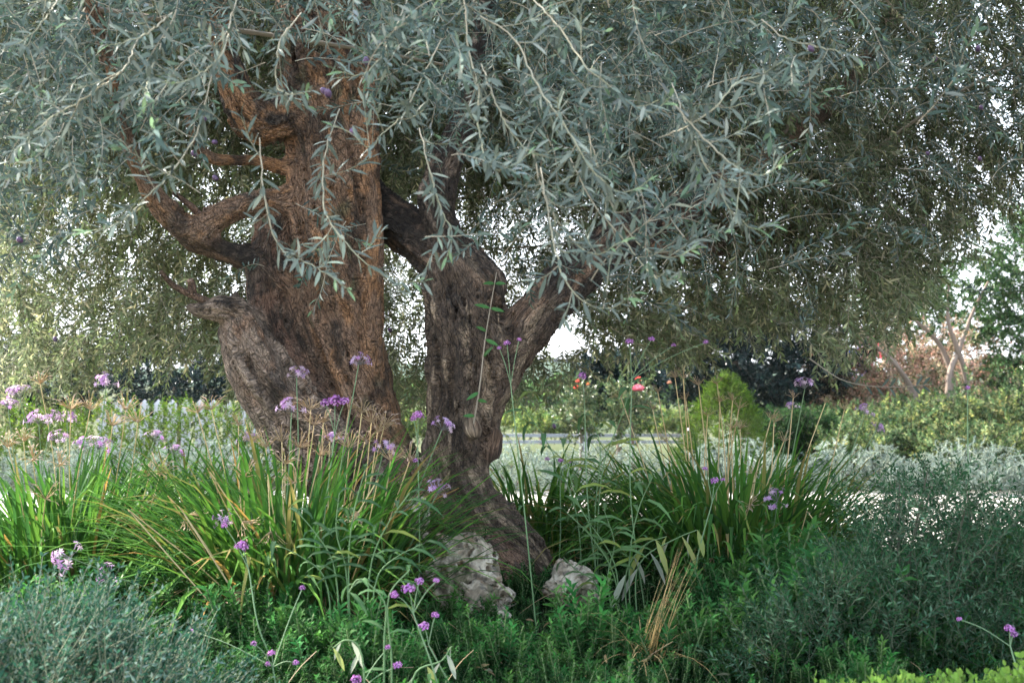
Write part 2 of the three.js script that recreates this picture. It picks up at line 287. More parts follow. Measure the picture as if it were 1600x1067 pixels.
function cutDist(x, y, z) { let m = 1e9; for (const q of cutLines) for (let k = 0; k < q.length - 1; k++) { const a = q[k], b = q[k + 1], dx = b.x - a.x, dy = b.y - a.y, dz = b.z - a.z, t = clamp(((x - a.x) * dx + (y - a.y) * dy + (z - a.z) * dz) / (dx * dx + dy * dy + dz * dz), 0, 1); m = Math.min(m, Math.hypot(x - a.x - dx * t, y - a.y - dy * t, (z - a.z - dz * t) * 0.6) - mix(a.r, b.r, t)); } return m; }
const near = { d: 0, i: 0, t: 0 };
function chainDist(ch, x, y, z) {
  let best = 1e9; const S = ch.S;
  const bx = Math.max(ch.lo[0] - x, 0, x - ch.hi[0]), by = Math.max(ch.lo[1] - y, 0, y - ch.hi[1]), bz = Math.max(ch.lo[2] - z, 0, z - ch.hi[2]), bb = bx * bx + by * by + bz * bz;
  if (bb > 0.04) { near.d = Math.sqrt(bb); near.i = 0; near.t = 0; return near.d; }
  for (let k = 0; k < S.length - 1; k++) {
    const a = S[k], b = S[k + 1], dx = b.x - a.x, dy = b.y - a.y, dz = b.z - a.z; let t = ((x - a.x) * dx + (y - a.y) * dy + (z - a.z) * dz) / (dx * dx + dy * dy + dz * dz); t = t < 0 ? 0 : t > 1 ? 1 : t;
    const ex = x - a.x - dx * t, ey = y - a.y - dy * t, ez = z - a.z - dz * t, d = Math.sqrt(ex * ex + ey * ey + ez * ez) - (a.r + (b.r - a.r) * t);
    if (d < best) { best = d; near.i = k; near.t = t; }
  }
  near.d = best; return best;
}
const loc = { a: 0, b: 0, s: 0, r: 0, th: 0 };
function local(ch, x, y, z) {          // coordinates round a limb, blended over its pieces so that they run on smoothly
  const S = ch.S; let best = 1e9;
  for (let pass = 0; pass < 2; pass++) {
    var W = 0, cx = 0, cy = 0, cz = 0, nx = 0, ny = 0, nz = 0, bx = 0, by = 0, bz = 0, ss = 0, rr = 0;
    for (let k = 0; k < S.length - 1; k++) {
      const a = S[k], b = S[k + 1], dx = b.x - a.x, dy = b.y - a.y, dz = b.z - a.z; let t = ((x - a.x) * dx + (y - a.y) * dy + (z - a.z) * dz) / (dx * dx + dy * dy + dz * dz); t = t < 0 ? 0 : t > 1 ? 1 : t;
      const ex = x - a.x - dx * t, ey = y - a.y - dy * t, ez = z - a.z - dz * t, d = Math.sqrt(ex * ex + ey * ey + ez * ez) - (a.r + (b.r - a.r) * t);
      if (!pass) { if (d < best) best = d; continue; }
      if (d > best + 0.14) continue; const w = Math.exp((best - d) / 0.028); W += w;
      cx += w * (a.x + dx * t); cy += w * (a.y + dy * t); cz += w * (a.z + dz * t); ss += w * mix(a.s, b.s, t); rr += w * mix(a.r, b.r, t);
      nx += w * mix(a.N.x, b.N.x, t); ny += w * mix(a.N.y, b.N.y, t); nz += w * mix(a.N.z, b.N.z, t); bx += w * mix(a.B.x, b.B.x, t); by += w * mix(a.B.y, b.B.y, t); bz += w * mix(a.B.z, b.B.z, t);
    }
  }
  const rx = x - cx / W, ry = y - cy / W, rz = z - cz / W, a = (rx * nx + ry * ny + rz * nz) / W, b = (rx * bx + ry * by + rz * bz) / W; loc.s = ss / W; loc.r = rr / W;
  const w = ch.twist * 2.2 * loc.s, c = Math.cos(w), s = Math.sin(w); loc.a = a * c - b * s; loc.b = a * s + b * c; loc.th = Math.atan2(loc.b, loc.a);
}
function barkShape(ch, x, y, z) {
  local(ch, x, y, z);
  const { a, b, s, r } = loc, l = Math.hypot(a, b) || 1, ca = a / l, sa = b / l, q = ch.seed;
  const fl = n3(ca * 1.5 + q, sa * 1.5, s * 1.3) * 0.62 + n3(ca * 3.2 + q, sa * 3.2 + 5, s * 1.8) * 0.38;
  const rid = 1 - Math.abs(n3(a / 0.05 + q, b / 0.05, s / 0.24)), rid2 = 1 - Math.abs(n3(a / 0.021, b / 0.021 + q, s / 0.06)), grit = n3(x / 0.022, y / 0.03, z / 0.022);
  const lump = n3(x * 9 + q, y * 7, z * 9), split = Math.pow(1 - Math.abs(n3(a / 0.1 + q * 2, b / 0.1, s / 0.8)), 9);
  const k = Math.min(1, r / 0.12);
  return -ch.flute * r * fl * 0.75 + k * (0.032 * split + 0.016 * (rid * rid * rid - 0.3) + 0.0065 * (rid2 * rid2 - 0.3) + 0.0035 * grit) - 0.009 * k * lump;
}
const tmpD = new Float32Array(chains.length), tmpI = new Int32Array(chains.length), tmpT = new Float32Array(chains.length);
function trunkField(x, y, z) {
  let m = 1e9; for (let i = 0; i < chains.length; i++) { const d = chainDist(chains[i], x, y, z); tmpD[i] = d; tmpI[i] = near.i; tmpT[i] = near.t; if (d < m) m = d; }
  let res = 1e9;
  for (let i = 0; i < chains.length; i++) {
    if (tmpD[i] > m + 0.13) continue;
    near.i = tmpI[i]; near.t = tmpT[i];
    const d = tmpD[i] + barkShape(chains[i], x, y, z), k = 0.032, h = Math.max(k - Math.abs(res - d), 0) / k; res = Math.min(res, d) - h * h * k * 0.25;
  }
  const cut = -(cutDist(x, y, z) + 0.012 * n3(x * 14, y * 6, z * 14)), kk = 0.03; return Math.max(res, cut) + Math.max(kk - Math.abs(res - cut), 0) ** 2 / kk * 0.25;
}
trunkField.coarse = (x, y, z) => { let m = 1e9; for (const c of chains) m = Math.min(m, chainDist(c, x, y, z)); return m; };
trunkField.slack = 0.095;
{
  const lo = [1e9, 1e9, 1e9], hi = [-1e9, -1e9, -1e9];
  for (const c of chains) for (let k = 0; k < 3; k++) { lo[k] = Math.min(lo[k], c.lo[k] - 0.06); hi[k] = Math.max(hi[k], c.hi[k] + 0.06); }
  lo[1] = 0.28; hi[1] = Math.min(hi[1], 3.35);
  const S = surfaceNets(lo, hi, 0.0098, trunkField), parts = new Map(), nv = S.pos.length / 3, cc = new Float32Array(nv * 3), own = new Int16Array(nv);
  for (let i = 0; i < nv; i++) {
    const x = S.pos[i * 3], y = S.pos[i * 3 + 1], z = S.pos[i * 3 + 2]; let m = 1e9, w = 0, ii = 0, tt = 0;
    let cr = 0, cg = 0, cb = 0, ws = 0;
    for (let k = 0; k < chains.length; k++) { const d = chainDist(chains[k], x, y, z); tmpD[k] = d; tmpI[k] = near.i; tmpT[k] = near.t; if (d < m) { m = d; w = k; } }
    own[i] = w;
    for (let k = 0; k < chains.length; k++) if (tmpD[k] < m + 0.05) {
      const ch = chains[k], wt = Math.pow(1 - (tmpD[k] - m) / 0.05, 2); local(ch, x, y, z);
      const { a, b, s } = loc, pn = n3(a / 0.09 + ch.seed, b / 0.09, s / 0.34) + 0.5 * n3(a / 0.035, b / 0.035 + ch.seed, s / 0.12), dn = n3(x * 5 + 20, y * 2.6, z * 5) + 0.55 * n3(x * 15, y * 8, z * 15 + 7) + 0.3 * n3(x * 45, y * 30, z * 45);
      let c = mixc(ch.c0, ch.c1, (ch.c1 === ORANGE ? 0.8 : 1) * sstep(0.12, 0.7, pn)); c = mixc(c, DARK, 0.8 * sstep(0.15, 0.75, dn)); c = mixc(c, GREY, 0.32 * sstep(0.2, 0.8, n3(x * 26, y * 18, z * 26) + 0.4 * n3(x * 60, y * 60, z * 60)));
      const g = n3(x * 7 + 3, y * 5, z * 7 - 9); if (ch === chains[0]) c = mixc(c, [0.13, 0.15, 0.085], 0.7 * sstep(0.5, 0.8, g));
      cr += c[0] * wt; cg += c[1] * wt; cb += c[2] * wt; ws += wt;
    }
    cc[i * 3] = cr / ws; cc[i * 3 + 1] = cg / ws; cc[i * 3 + 2] = cb / ws;
  }
  // the two stems and every limb become parts of their own
  const key = chains.map((c, i) => (c.part === 'trunk' ? (i < 6 ? 'trunk0' : 'trunk1') : c.part + i));
  for (let t = 0; t < S.tris.length; t += 3) {
    const v = [S.tris[t], S.tris[t + 1], S.tris[t + 2]], k = own[v[0]] === own[v[1]] || own[v[0]] === own[v[2]] ? own[v[0]] : own[v[1]];
    if (!parts.has(key[k])) parts.set(key[k], { name: chains[k].part, p: [], n: [], c: [], u: [] });
    const o = parts.get(key[k]), ch = chains[k]; let ref = null;
    for (const q of v) {
      const x = S.pos[q * 3], y = S.pos[q * 3 + 1], z = S.pos[q * 3 + 2]; local(ch, x, y, z);
      let th = loc.th; if (ref === null) ref = th; else { while (th - ref > Math.PI) th -= 2 * Math.PI; while (th - ref < -Math.PI) th += 2 * Math.PI; }
      o.p.push(x - treeBase.x, y - treeBase.y, z - treeBase.z); o.n.push(S.nor[q * 3], S.nor[q * 3 + 1], S.nor[q * 3 + 2]); o.c.push(cc[q * 3], cc[q * 3 + 1], cc[q * 3 + 2]); o.u.push(th * Math.max(0.04, ch.rm) / 0.42 + ch.seed, loc.s / 0.42);
    }
  }
  for (const o of parts.values()) {
    if (o.p.length < 300) continue;
    const g = new THREE.BufferGeometry();
    for (const [n, a, w] of [['position', o.p, 3], ['normal', o.n, 3], ['color', o.c, 3], ['uv', o.u, 2]]) g.setAttribute(n, new THREE.BufferAttribute(new Float32Array(a), w));
    put(new THREE.Mesh(g, M.bark), o.name, olive);
  }
}
// limbs that go on into the crown
const barkTube = (pts, r0, r1, c0 = BROWN, name = 'limb') => {
  const b = new MB(), q = curve(pts, pts.length * 6), sd = pts[0].x * 10; b.tube(q, (t) => mix(r0, r1, t), 12, c0, c0, { bump: 0.16, seed: sd, freq: 5, color: (p, a) => mixc(c0, DARK, 0.7 * sstep(0.1, 0.6, n3(p.x * 7 + Math.cos(a), p.y * 7 + Math.sin(a), p.z * 7))) });
  return b.build(name, M.bark, olive);
};
const LIMBS = [
  [P(1085, 310, 5.3), P(1190, 245, 5.6), P(1310, 150, 6.0), P(1400, 20, 6.3), P(1520, -150, 6.6)],
  [P(488, -150, 5.2), P(470, -330, 5.3), P(380, -560, 5.2), P(250, -800, 5.0)],
  [P(500, -170, 5.2), P(600, -380, 5.6), P(760, -620, 6.2), P(900, -800, 6.6)],
  [P(768, -60, 5.2), P(820, -260, 5.0), P(950, -480, 4.6), P(1050, -700, 4.2)],
  [P(170, 95, 4.42), P(120, -40, 4.2), P(20, -200, 4.0), P(-150, -330, 3.9)],
  [P(302, -110, 4.9), P(240, -300, 4.4), P(220, -520, 3.8), P(240, -760, 3.3)],
  [P(560, 300, 5.3), P(420, 200, 5.9), P(220, 120, 6.4), P(-20, 60, 6.8), P(-250, 40, 7)],
  [P(970, 372, 5.1), P(1060, 390, 5.6), P(1180, 380, 6.1), P(1300, 330, 6.5)],
];
LIMBS.forEach((p, i) => barkTube(p, [0.055, 0.16, 0.12, 0.045, 0.03, 0.045, 0.07, 0.05][i], [0.025, 0.06, 0.05, 0.02, 0.015, 0.02, 0.02, 0.02][i]));
const shootUp = [[[332, 476, 4.81], [310, 466, 4.78], [288, 456, 4.76], [268, 444, 4.74], [250, 424, 4.7]], [[300, 460, 4.77], [299, 446, 4.76], [296, 437, 4.75]], [[318, 344, 4.82], [302, 326, 4.8], [285, 312, 4.78], [270, 300, 4.75]], [[600, 345, 5.15], [640, 352, 5.1], [668, 348, 5.05]]];
shootUp.forEach((q, i) => barkTube(q.map((a) => P(...a)), [0.017, 0.018, 0.016, 0.02][i], [0.008, 0.013, 0.007, 0.01][i], col(0.30, 0.19, 0.14), 'dead_branch'));

// --- foliage sprigs, shared by all instanced foliage
function makeSprig(R, o) {
  const { L = 0.3, n = 11, len = 0.055, wid = 0.011, bend = 0.5, lift = 0.35, leafc, twigc, prof = LANCE3, tr = 0.0016, spread = 0.85, tipc, seg = 4, whorl = 2, side = 0.05 } = o;
  const lf = new MB(), tw = new MB(), pts = []; let p = V(0, 0, 0), d = V(1, 0.25 * (R() - 0.3), side * (R() - 0.5)).normalize(); const m = 9;
  for (let k = 0; k <= m; k++) { pts.push(p.clone()); const t = k / m; d.y += (t < 0.62 ? -bend : lift * 2.2) / m; d.z += (R() - 0.5) * 0.3; d.y += (R() - 0.5) * 0.2; d.normalize(); p = p.clone().addScaledVector(d, L / m); }
  const cv = new THREE.CatmullRomCurve3(pts); tw.tube(cv.getPoints(10), (t) => tr * (1.15 - 0.8 * t), seg, twigc, twigc);
  const tc = tipc ?? leafc;
  for (let k = 0; k < n; k++) {
    const t = mix(0.1, 1, k / (n - 1)), q = cv.getPoint(t), T = cv.getTangent(t), ph = k * Math.PI / 2 + R() * 0.7;
    let X = V(0, 1, 0).cross(T).normalize(), Y = V().crossVectors(T, X);
    for (let j = 0; j < whorl; j++) {
      if (R() < 0.14) continue;
      const a = ph + j * 2 * Math.PI / whorl + (R() - 0.5) * 1.1, out = X.clone().multiplyScalar(Math.cos(a)).addScaledVector(Y, Math.sin(a)), fw = mix(0.25, 1.0, t * t) + R() * 0.6;
      const dir = out.multiplyScalar(spread).addScaledVector(T, fw).add(V(0, -0.12, 0)).normalize(), up = rnd3(R).multiplyScalar(0.35).add(T.clone().multiplyScalar(0.4)).add(V(0, 0.7, 0));
      const c = jit(typeof leafc === 'function' ? leafc(R, t) : mixc(leafc, tc, t * t), R, 0.36), s = mix(1, 0.72, Math.pow(t, 3)) * (0.75 + R() * 0.45);
      lf.leaf(q, dir, up, len * s, wid * (0.8 + 0.4 * R()), c, { curl: 0.03 + R() * 0.3, fold: 0.2 + R() * 0.3, prof });
    }
  }
  return { leaf: lf.geo(), twig: tw.geo() };
}
// one part holding all the foliage nobody could count: sub-parts are the instanced sprays
function foliage(parent, name, sprigs, list, mat, twigMat = M.twig, leafName = 'leaf_sprays', twigName = 'twigs') {
  const o = new THREE.Group(); o.name = name; o.userData.kind = 'stuff'; parent.add(o); const og = org(parent), mt = new THREE.Matrix4(), c = new THREE.Color();
  sprigs.forEach((sp, k) => {
    const mine = list.filter((_, i) => i % sprigs.length === k); if (!mine.length) return;
    const put2 = (geo, m, nm, tint) => {
      const im = new THREE.InstancedMesh(geo, m, mine.length); im.name = nm; im.userData.kind = 'stuff'; im.castShadow = im.receiveShadow = true;
      mine.forEach((e, i) => { im.setMatrixAt(i, mt.compose(e.p.clone().sub(og), e.q, V(e.s, e.s, e.s))); if (tint) im.setColorAt(i, c.setRGB(...(e.c ?? [1, 1, 1]))); });
      o.add(im);
    };
    put2(sp.leaf, mat, leafName, true); if (sp.twig && twigMat) put2(sp.twig, twigMat, twigName, false);
  });
  return o;
}
const aim = (dir, R, roll = 6.28) => { // turn +x to dir, keep y up, roll a little
  const x = dir.clone().normalize(), z = V().crossVectors(x, V(0, 1, 0)); if (z.lengthSq() < 1e-4) z.set(0, 0, 1); z.normalize(); const y = V().crossVectors(z, x);
  return new THREE.Quaternion().setFromRotationMatrix(new THREE.Matrix4().makeBasis(x, y, z)).multiply(new THREE.Quaternion().setFromAxisAngle(V(1, 0, 0), (R() - 0.5) * roll));
};
const OL_TOP = col(0.078, 0.103, 0.084), OL_PALE = col(0.27, 0.305, 0.25), OL_TIP = col(0.16, 0.26, 0.12), OL_TWIG = col(0.31, 0.275, 0.205);
const oliveLeafC = (R, t) => (R() < 0.19 ? mixc(OL_PALE, OL_TOP, R() * 0.7) : R() < 0.005 ? col(0.4, 0.28, 0.06) : mixc(OL_TOP, OL_TIP, t > 0.85 ? 0.7 * R() : 0.12 * R()));
{
  const R = mulberry(11), sprigs = []; for (let k = 0; k < 7; k++) sprigs.push(makeSprig(R, { L: 0.24 + 0.1 * R(), n: 14 + Math.floor(R() * 4), len: 0.047, wid: 0.0098, bend: 0.35 + R() * 0.6, lift: 0.2 + R() * 0.5, leafc: oliveLeafC, twigc: OL_TWIG, tr: 0.0014 }));
  // where leaves hang, by what is seen from the front: density 0..1 for the near, middle and far part of the crown
  const blobs = (list) => (x, y) => { let s = 0; for (const [cx, cy, rx, ry, w] of list) s = Math.max(s, w * Math.exp(-0.5 * (((x - cx) / rx) ** 2 + ((y - cy) / ry) ** 2) ** 1.6)); return s; };
  const frontB = blobs([[120, 100, 230, 130, 1], [50, 260, 110, 80, 0.8], [300, 25, 140, 60, 0.9], [580, 20, 160, 60, 0.9], [520, 330, 50, 40, 0.35], [655, 120, 70, 110, 0.7], [790, 110, 120, 120, 1], [900, 180, 150, 110, 1], [1060, 110, 170, 110, 0.9], [860, 340, 90, 70, 0.55], [1010, 340, 110, 70, 0.5], [1160, 220, 90, 60, 0.5], [1290, 50, 120, 60, 0.35], [1520, 60, 120, 80, 0.12], [470, 130, 60, 60, 0.3], [215, 190, 70, 50, 0.5]]);
  const win = blobs([[395, 150, 85, 85, 1], [320, 330, 130, 75, 1], [440, 330, 70, 110, 0.85], [690, 330, 60, 110, 0.9], [500, 170, 70, 90, 0.75], [960, 370, 70, 40, 0.6]]);
  const gaps = blobs([[628, 520, 24, 42, 0.8], [775, 405, 30, 45, 0.8], [600, 150, 20, 50, 0.4], [1540, 170, 70, 150, 0.45], [1180, 60, 50, 45, 0.6], [870, 530, 25, 40, 0.95], [1570, 500, 60, 100, 1], [350, 270, 70, 40, 0.5], [1400, 60, 80, 40, 0.3]]);
  const bottomBack = (x) => { const T = [[-700, 560], [0, 645], [150, 640], [190, 570], [350, 575], [380, 640], [600, 640], [660, 655], [780, 670], [880, 620], [920, 545], [1000, 560], [1090, 565], [1130, 525], [1240, 540], [1330, 575], [1440, 510], [1520, 380], [1600, 320], [2200, 250]]; for (let i = 0; i < T.length - 1; i++) if (x < T[i + 1][0]) return mix(T[i][1], T[i + 1][1], clamp((x - T[i][0]) / (T[i + 1][0] - T[i][0]), 0, 1)); return 250; };
  const C = V(-0.25, 2.75, -5.1), list = [], tally = [0, 0, 0, 0];
  for (let k = 0; k < 92000; k++) {
    const u = rnd3(R), rr = Math.cbrt(R()), p = V(C.x + u.x * rr * 3.6, C.y + u.y * rr * 2.3, C.z + u.z * rr * 2.9);
    if (p.z > -2.3 || p.y < 0.7) continue;
    const [px, py, d] = project(p), lump = n3(p.x * 0.9, p.y * 0.9, p.z * 0.9) * 0.5 + n3(p.x * 2.1, p.y * 2.1, p.z * 2.1) * 0.35;
    let w = 0, zone = 3;
    const inx = px > -60 && px < 1660, iny = py > -60;
    if (px < -40 && p.x < -1.9 && p.y < 3.2 + 0.4 * lump) continue;
    if (iny) {
      if (d < 4.25) { zone = 0; w = frontB(px, py) * (d < 2.7 ? 0.5 : 1) * 0.28 * (1 - win(px, py)); if (!inx) w = py < 300 ? 0.2 : 0.03; }
      else if (d < 5.35) {
        zone = 1; w = py > 470 ? 0 : (py < 260 ? 0.27 : 0.16) + 0.4 * lump; if (px > 330 && px < 650 && py > 60) w *= 0.06; if (px > 650 && px < 900 && py > 200) w *= 0.15; if (px > 180 && px < 340 && py > 230) w *= 0.06; w *= 1 - 0.9 * win(px, py); if (px > 1150) w *= 0.45; if (px > 850 && py > 300) w *= 0.5; if (px < 330 && py > 300) w *= 0.3;
      } else {
        zone = 2; w = py > bottomBack(px) - (px < 640 ? 18 : 22) + lump * 40 ? 0 : (0.62 + 0.6 * lump) * (1 - 0.95 * gaps(px, py));
        if (py < 300 && px < 1400) w *= 1.55; else if (px < 620 || px > 1380) w *= rr > 0.66 ? 1.5 : px > 1380 ? 0.5 : 0.12; else if (px < 920) w *= rr > 0.7 ? 0.9 : 0.12; else w *= rr > 0.5 ? 1.15 : 0.6;
        if (py > 620) w *= 0.7; if (px < 170 && d < 6.0 && py > 330) w *= 0.5;
      }
    } else w = rr > 0.6 ? (p.z > -4 ? 0.08 : 0.34) * (1 + lump) : 0.08;
    if (R() > w) continue;
    tally[zone]++;
    const out = V(p.x - C.x, 0, p.z - C.z).normalize(), hang = iny && d > 5.3 ? -0.7 : -0.15, dir = rnd3(R).multiplyScalar(0.75).addScaledVector(out, 0.55).add(V(0, hang + 0.2 * R(), 0));
    const e = { p, q: aim(dir, R, 2.4), s: (d < 4.25 && iny ? 0.52 : 0.62) + 0.5 * R() }, b = (0.75 + 0.5 * R()) * (zone === 2 && px < 660 && py > 230 ? 1.9 : zone === 2 && py > 420 ? 1.5 : zone === 2 ? 1.1 : 1), wm = zone === 2 ? 0.72 : 1.08; e.c = [b * (zone === 2 ? 1.14 : 0.95) * (1 + 0.06 * (R() - 0.5)), b, b * wm * (1 + 0.06 * (R() - 0.5))];  // far sprays tinted brighter and warmer: backlit sun painted into the leaf colour
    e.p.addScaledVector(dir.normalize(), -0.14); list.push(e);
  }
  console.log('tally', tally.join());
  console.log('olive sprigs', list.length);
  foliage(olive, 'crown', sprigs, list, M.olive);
  // thin branches inside the crown
  const br = new MB();
  for (let k = 0; k < 190; k++) {
    const e = list[Math.floor(R() * list.length)], l = LIMBS[Math.floor(R() * LIMBS.length)], q = new THREE.CatmullRomCurve3(l).getPoint(0.2 + 0.8 * R()); if (e.p.distanceTo(q) > 2.4) continue;
    const mid = e.p.clone().lerp(q, 0.5).add(V((R() - 0.5) * 0.3, 0.25 * R(), (R() - 0.5) * 0.3)); const [mx, my, md] = project(mid), [ex, ey] = project(e.p); if ((md < 5 && my > 150) || (ey > 150 && e.p.z > -5)) continue;
    br.tube(curve([q, mid, e.p], 10), (t) => mix(0.012, 0.003, t), 5, col(0.2, 0.16, 0.12), OL_TWIG);
  }
  br.build('branches', M.twig, olive, { kind: 'stuff' });
}
// --- the sprays one can pick out in front: every twig and leaf a piece of its own
{
  const R = mulberry(23), G = [];
  for (let k = 0; k < 8; k++) { const b = new MB(), c = k < 5 ? jit(mixc(OL_TOP, OL_PALE, 0.1 + 0.2 * R()), R, 0.12) : k === 5 ? OL_TIP : jit(mixc(OL_TOP, OL_PALE, 0.5), R, 0.1); b.leaf(V(0, 0, 0), V(1, 0, 0), V(0, 1, 0), 1, 0.17 + 0.05 * R(), c, { curl: 0.02 + 0.28 * R(), fold: 0.25 + 0.2 * R(), midc: mixc(c, OL_PALE, 0.35) }); G.push(b.geo()); }
  const TW = [
    [2.55, [[722, -30], [735, 90], [746, 130], [748, 200], [760, 248], [778, 266], [806, 256], [836, 234]]],
    [2.6, [[752, 100], [768, 142], [790, 190], [820, 231], [846, 243], [872, 229]]],
    [2.5, [[750, 25], [800, 55], [822, 95], [845, 142], [880, 190], [902, 228], [932, 272], [962, 298], [992, 296], [1020, 274]]],
    [2.6, [[830, -5], [880, 50], [920, 108], [962, 142], [1000, 172], [1022, 175], [1046, 150]]],
    [2.5, [[1052, 160], [1086, 200], [1130, 245], [1160, 265], [1190, 274], [1228, 254]]],
    [2.62, [[1030, 215], [1056, 206], [1086, 190], [1120, 166], [1150, 130], [1192, 116], [1236, 86]]],
    [2.7, [[832, 235], [848, 296], [870, 342], [892, 372], [920, 394], [946, 392], [968, 378]]],
    [2.6, [[845, 262], [856, 330], [868, 390], [886, 442], [910, 470], [936, 482], [962, 478], [988, 458]]],
    [2.75, [[888, 240], [930, 322], [972, 372], [1004, 412], [1034, 437], [1064, 434]]],
    [2.7, [[1050, 130], [1072, 190], [1095, 240], [1120, 290], [1146, 332], [1176, 356], [1205, 352]]],
    [2.8, [[915, 190], [935, 265], [960, 330], [990, 372], [1020, 395], [1052, 402], [1086, 388]]],
    [2.75, [[640, -10], [620, 40], [590, 95], [560, 118], [530, 112]]],
    [2.7, [[405, 215], [412, 300], [424, 360], [445, 394], [474, 408], [504, 424], [540, 450]]],
    [2.8, [[530, 170], [508, 240], [505, 310], [520, 356], [552, 392], [590, 424], [628, 438], [662, 440]]],
    [2.75, [[470, 20], [440, 60], [430, 110], [434, 138], [462, 146], [484, 140]]],
    [2.75, [[690, 60], [655, 130], [630, 180], [600, 205], [574, 232], [545, 205], [520, 196]]],
    [2.6, [[268, 20], [228, 52], [196, 66], [165, 70]]],
    [2.55, [[372, -10], [358, 40], [346, 84], [310, 116], [276, 130], [252, 130]]],
    [2.65, [[215, 60], [190, 110], [150, 140], [112, 165], [64, 195], [22, 236]]],
    [2.7, [[330, 120], [305, 210], [262, 275], [224, 312], [188, 346], [150, 360], [110, 365]]],
    [2.7, [[100, -20], [76, 20], [40, 60], [4, 78]]],
    [2.75, [[262, 50], [245, 85], [235, 110], [230, 130], [226, 150]]],
    [2.85, [[655, 200], [672, 270], [690, 330], [705, 360], [700, 400]]],
    [2.75, [[1190, 30], [1230, 60], [1285, 74], [1340, 88]]],
  ];
  let total = 0; const more = new MB(), restC = () => jit(mixc(OL_TOP, OL_PALE, 0.1 + 0.3 * R()), R, 0.15);
  TW.forEach(([dep, pts], i) => {
    const cv = new THREE.CatmullRomCurve3(pts.map((q, k) => P(q[0], q[1], dep + 0.25 * (1 - k / (pts.length - 1)) + 0.05 * Math.sin(i * 3 + k))), false, 'centripetal'), Ln = cv.getLength(), b = new MB(), tm = new THREE.Vector3();
    const wig = cv.getSpacedPoints(30).map((q, k) => q.clone().add(V(n3(k * 0.45, i, 1), n3(k * 0.45, i, 5), n3(k * 0.45, i, 9)).multiplyScalar(0.0032 * Math.min(1, k / 4)))), wv = new THREE.CatmullRomCurve3(wig);
    b.tube(wig, (t) => mix(0.0015, 0.0009, t) + 0.0006 * Math.sin(Math.PI * Math.min(1, t * 1.2)), 6, col(0.40, 0.36, 0.28), mixc(OL_TWIG, OL_TIP, 0.4));
    const n = Math.round(Ln / 0.0165), o0 = treeBase, side = []; let mine = 0;
    for (let k = 3; k < n * 0.85; k += 3 + Math.floor(R() * 4)) { const t = k / n, q = wv.getPointAt(t), T = wv.getTangentAt(t), d = rnd3(R).addScaledVector(T, 0.9).add(V(0, 0.25, 0)).normalize(), L = 0.05 + 0.08 * R(), pts2 = [q, q.clone().addScaledVector(d, L * 0.5).add(V(0, -0.004, 0)), q.clone().addScaledVector(d, L).add(V(0, 0.012 * R(), 0))], c2 = new THREE.CatmullRomCurve3(pts2); b.tube(c2.getPoints(6), (u) => 0.0010 - 0.0003 * u, 5, OL_TWIG, mixc(OL_TWIG, OL_TIP, 0.5)); side.push([c2, L]); }
    const tw = b.build('twig', M.twig, olive);
    const grow = (q, T, t, ph, singles) => {
      const X = V(0.3, 0.2, 1).cross(T).normalize(), Y = V().crossVectors(T, X);
      for (const sg of [0, Math.PI]) {
        if (R() < 0.14 + 0.3 * (1 - t) ** 2) continue;
        const a = ph + sg + (R() - 0.5) * 0.9, out = X.clone().multiplyScalar(Math.cos(a)).addScaledVector(Y, Math.sin(a)), dir = out.multiplyScalar(mix(0.95, 0.6, t) * (0.7 + 0.5 * R())).addScaledVector(T, 0.3 + 0.6 * t * t + 0.5 * R()).add(V(0, 0.18 * (R() - 0.6), 0)).normalize();
        const up = V((R() - 0.5) * 1.6, 0.9, 0.2 + R() * 0.8), len = (0.034 + 0.022 * R()) * mix(1, 0.8, t ** 4), gi = t > 0.9 ? (R() < 0.5 ? 5 : 6) : R() < 0.26 ? 6 + Math.floor(R() * 2) : Math.floor(R() * 5);
        if (!singles || mine >= 12 || total >= 300) { more.leaf(q, dir, up, len, len * 0.19 * (0.8 + 0.4 * R()), R() < 0.12 ? jit(OL_PALE, R, 0.2) : restC(), { curl: 0.02 + 0.28 * R(), fold: 0.3 }); continue; }
        const x = dir, z = tm.crossVectors(x, up).normalize().clone(), y = V().crossVectors(z, x), m = new THREE.Mesh(G[gi], M.oliveNear);
        m.quaternion.setFromRotationMatrix(new THREE.Matrix4().makeBasis(x, y, z)); m.position.copy(q).sub(o0); m.scale.set(len, len * (0.85 + 0.3 * R()), len * (0.8 + 0.35 * R()));
        put(m, 'leaf', tw); total++; mine++;
      }
    };
    for (let k = n; k >= 1; k--) { const t = k / n; if (R() < 0.08) continue; grow(wv.getPointAt(t), wv.getTangentAt(t), t, k * Math.PI / 2, true); }
    for (const [c2, L] of side) { const m = Math.max(3, Math.round(L / 0.017)); for (let k = 1; k <= m; k++) grow(c2.getPoint(k / m), c2.getTangent(k / m), k / m, k * Math.PI / 2, false); }
  });
  more.build('leaves', M.oliveNear, olive, { kind: 'stuff' });
  console.log('front leaves', total);
  // the young shoot on the right stem
  const b = new MB(); const sp = curve([P(776, 425, 4.66), P(768, 470, 4.66), P(758, 530, 4.68), P(750, 600, 4.7), P(740, 662, 4.74)], 20); b.tube(sp, (t) => mix(0.0016, 0.0034, t), 6, col(0.33, 0.28, 0.22)); const sh = b.build('shoot', M.twig, olive);
  [[0.08, 1], [0.12, -1], [0.3, 1], [0.28, -1], [0.45, -1], [0.5, 1], [0.62, 1], [0.8, -1], [0.86, 1], [0.97, -1]].forEach(([t, s]) => { const l = new MB(), q = sp[Math.round(t * 20)]; l.leaf(q, V(s * (0.4 + 0.6 * R()), 0.5 - 0.9 * R(), 0.5), V(0.5 * (R() - 0.5), 0.5, 1), 0.045 + 0.02 * R(), 0.016, jit(col(0.05, 0.14, 0.035), R, 0.2), { prof: OVATE }); l.build('leaf', M.glossy, sh); });
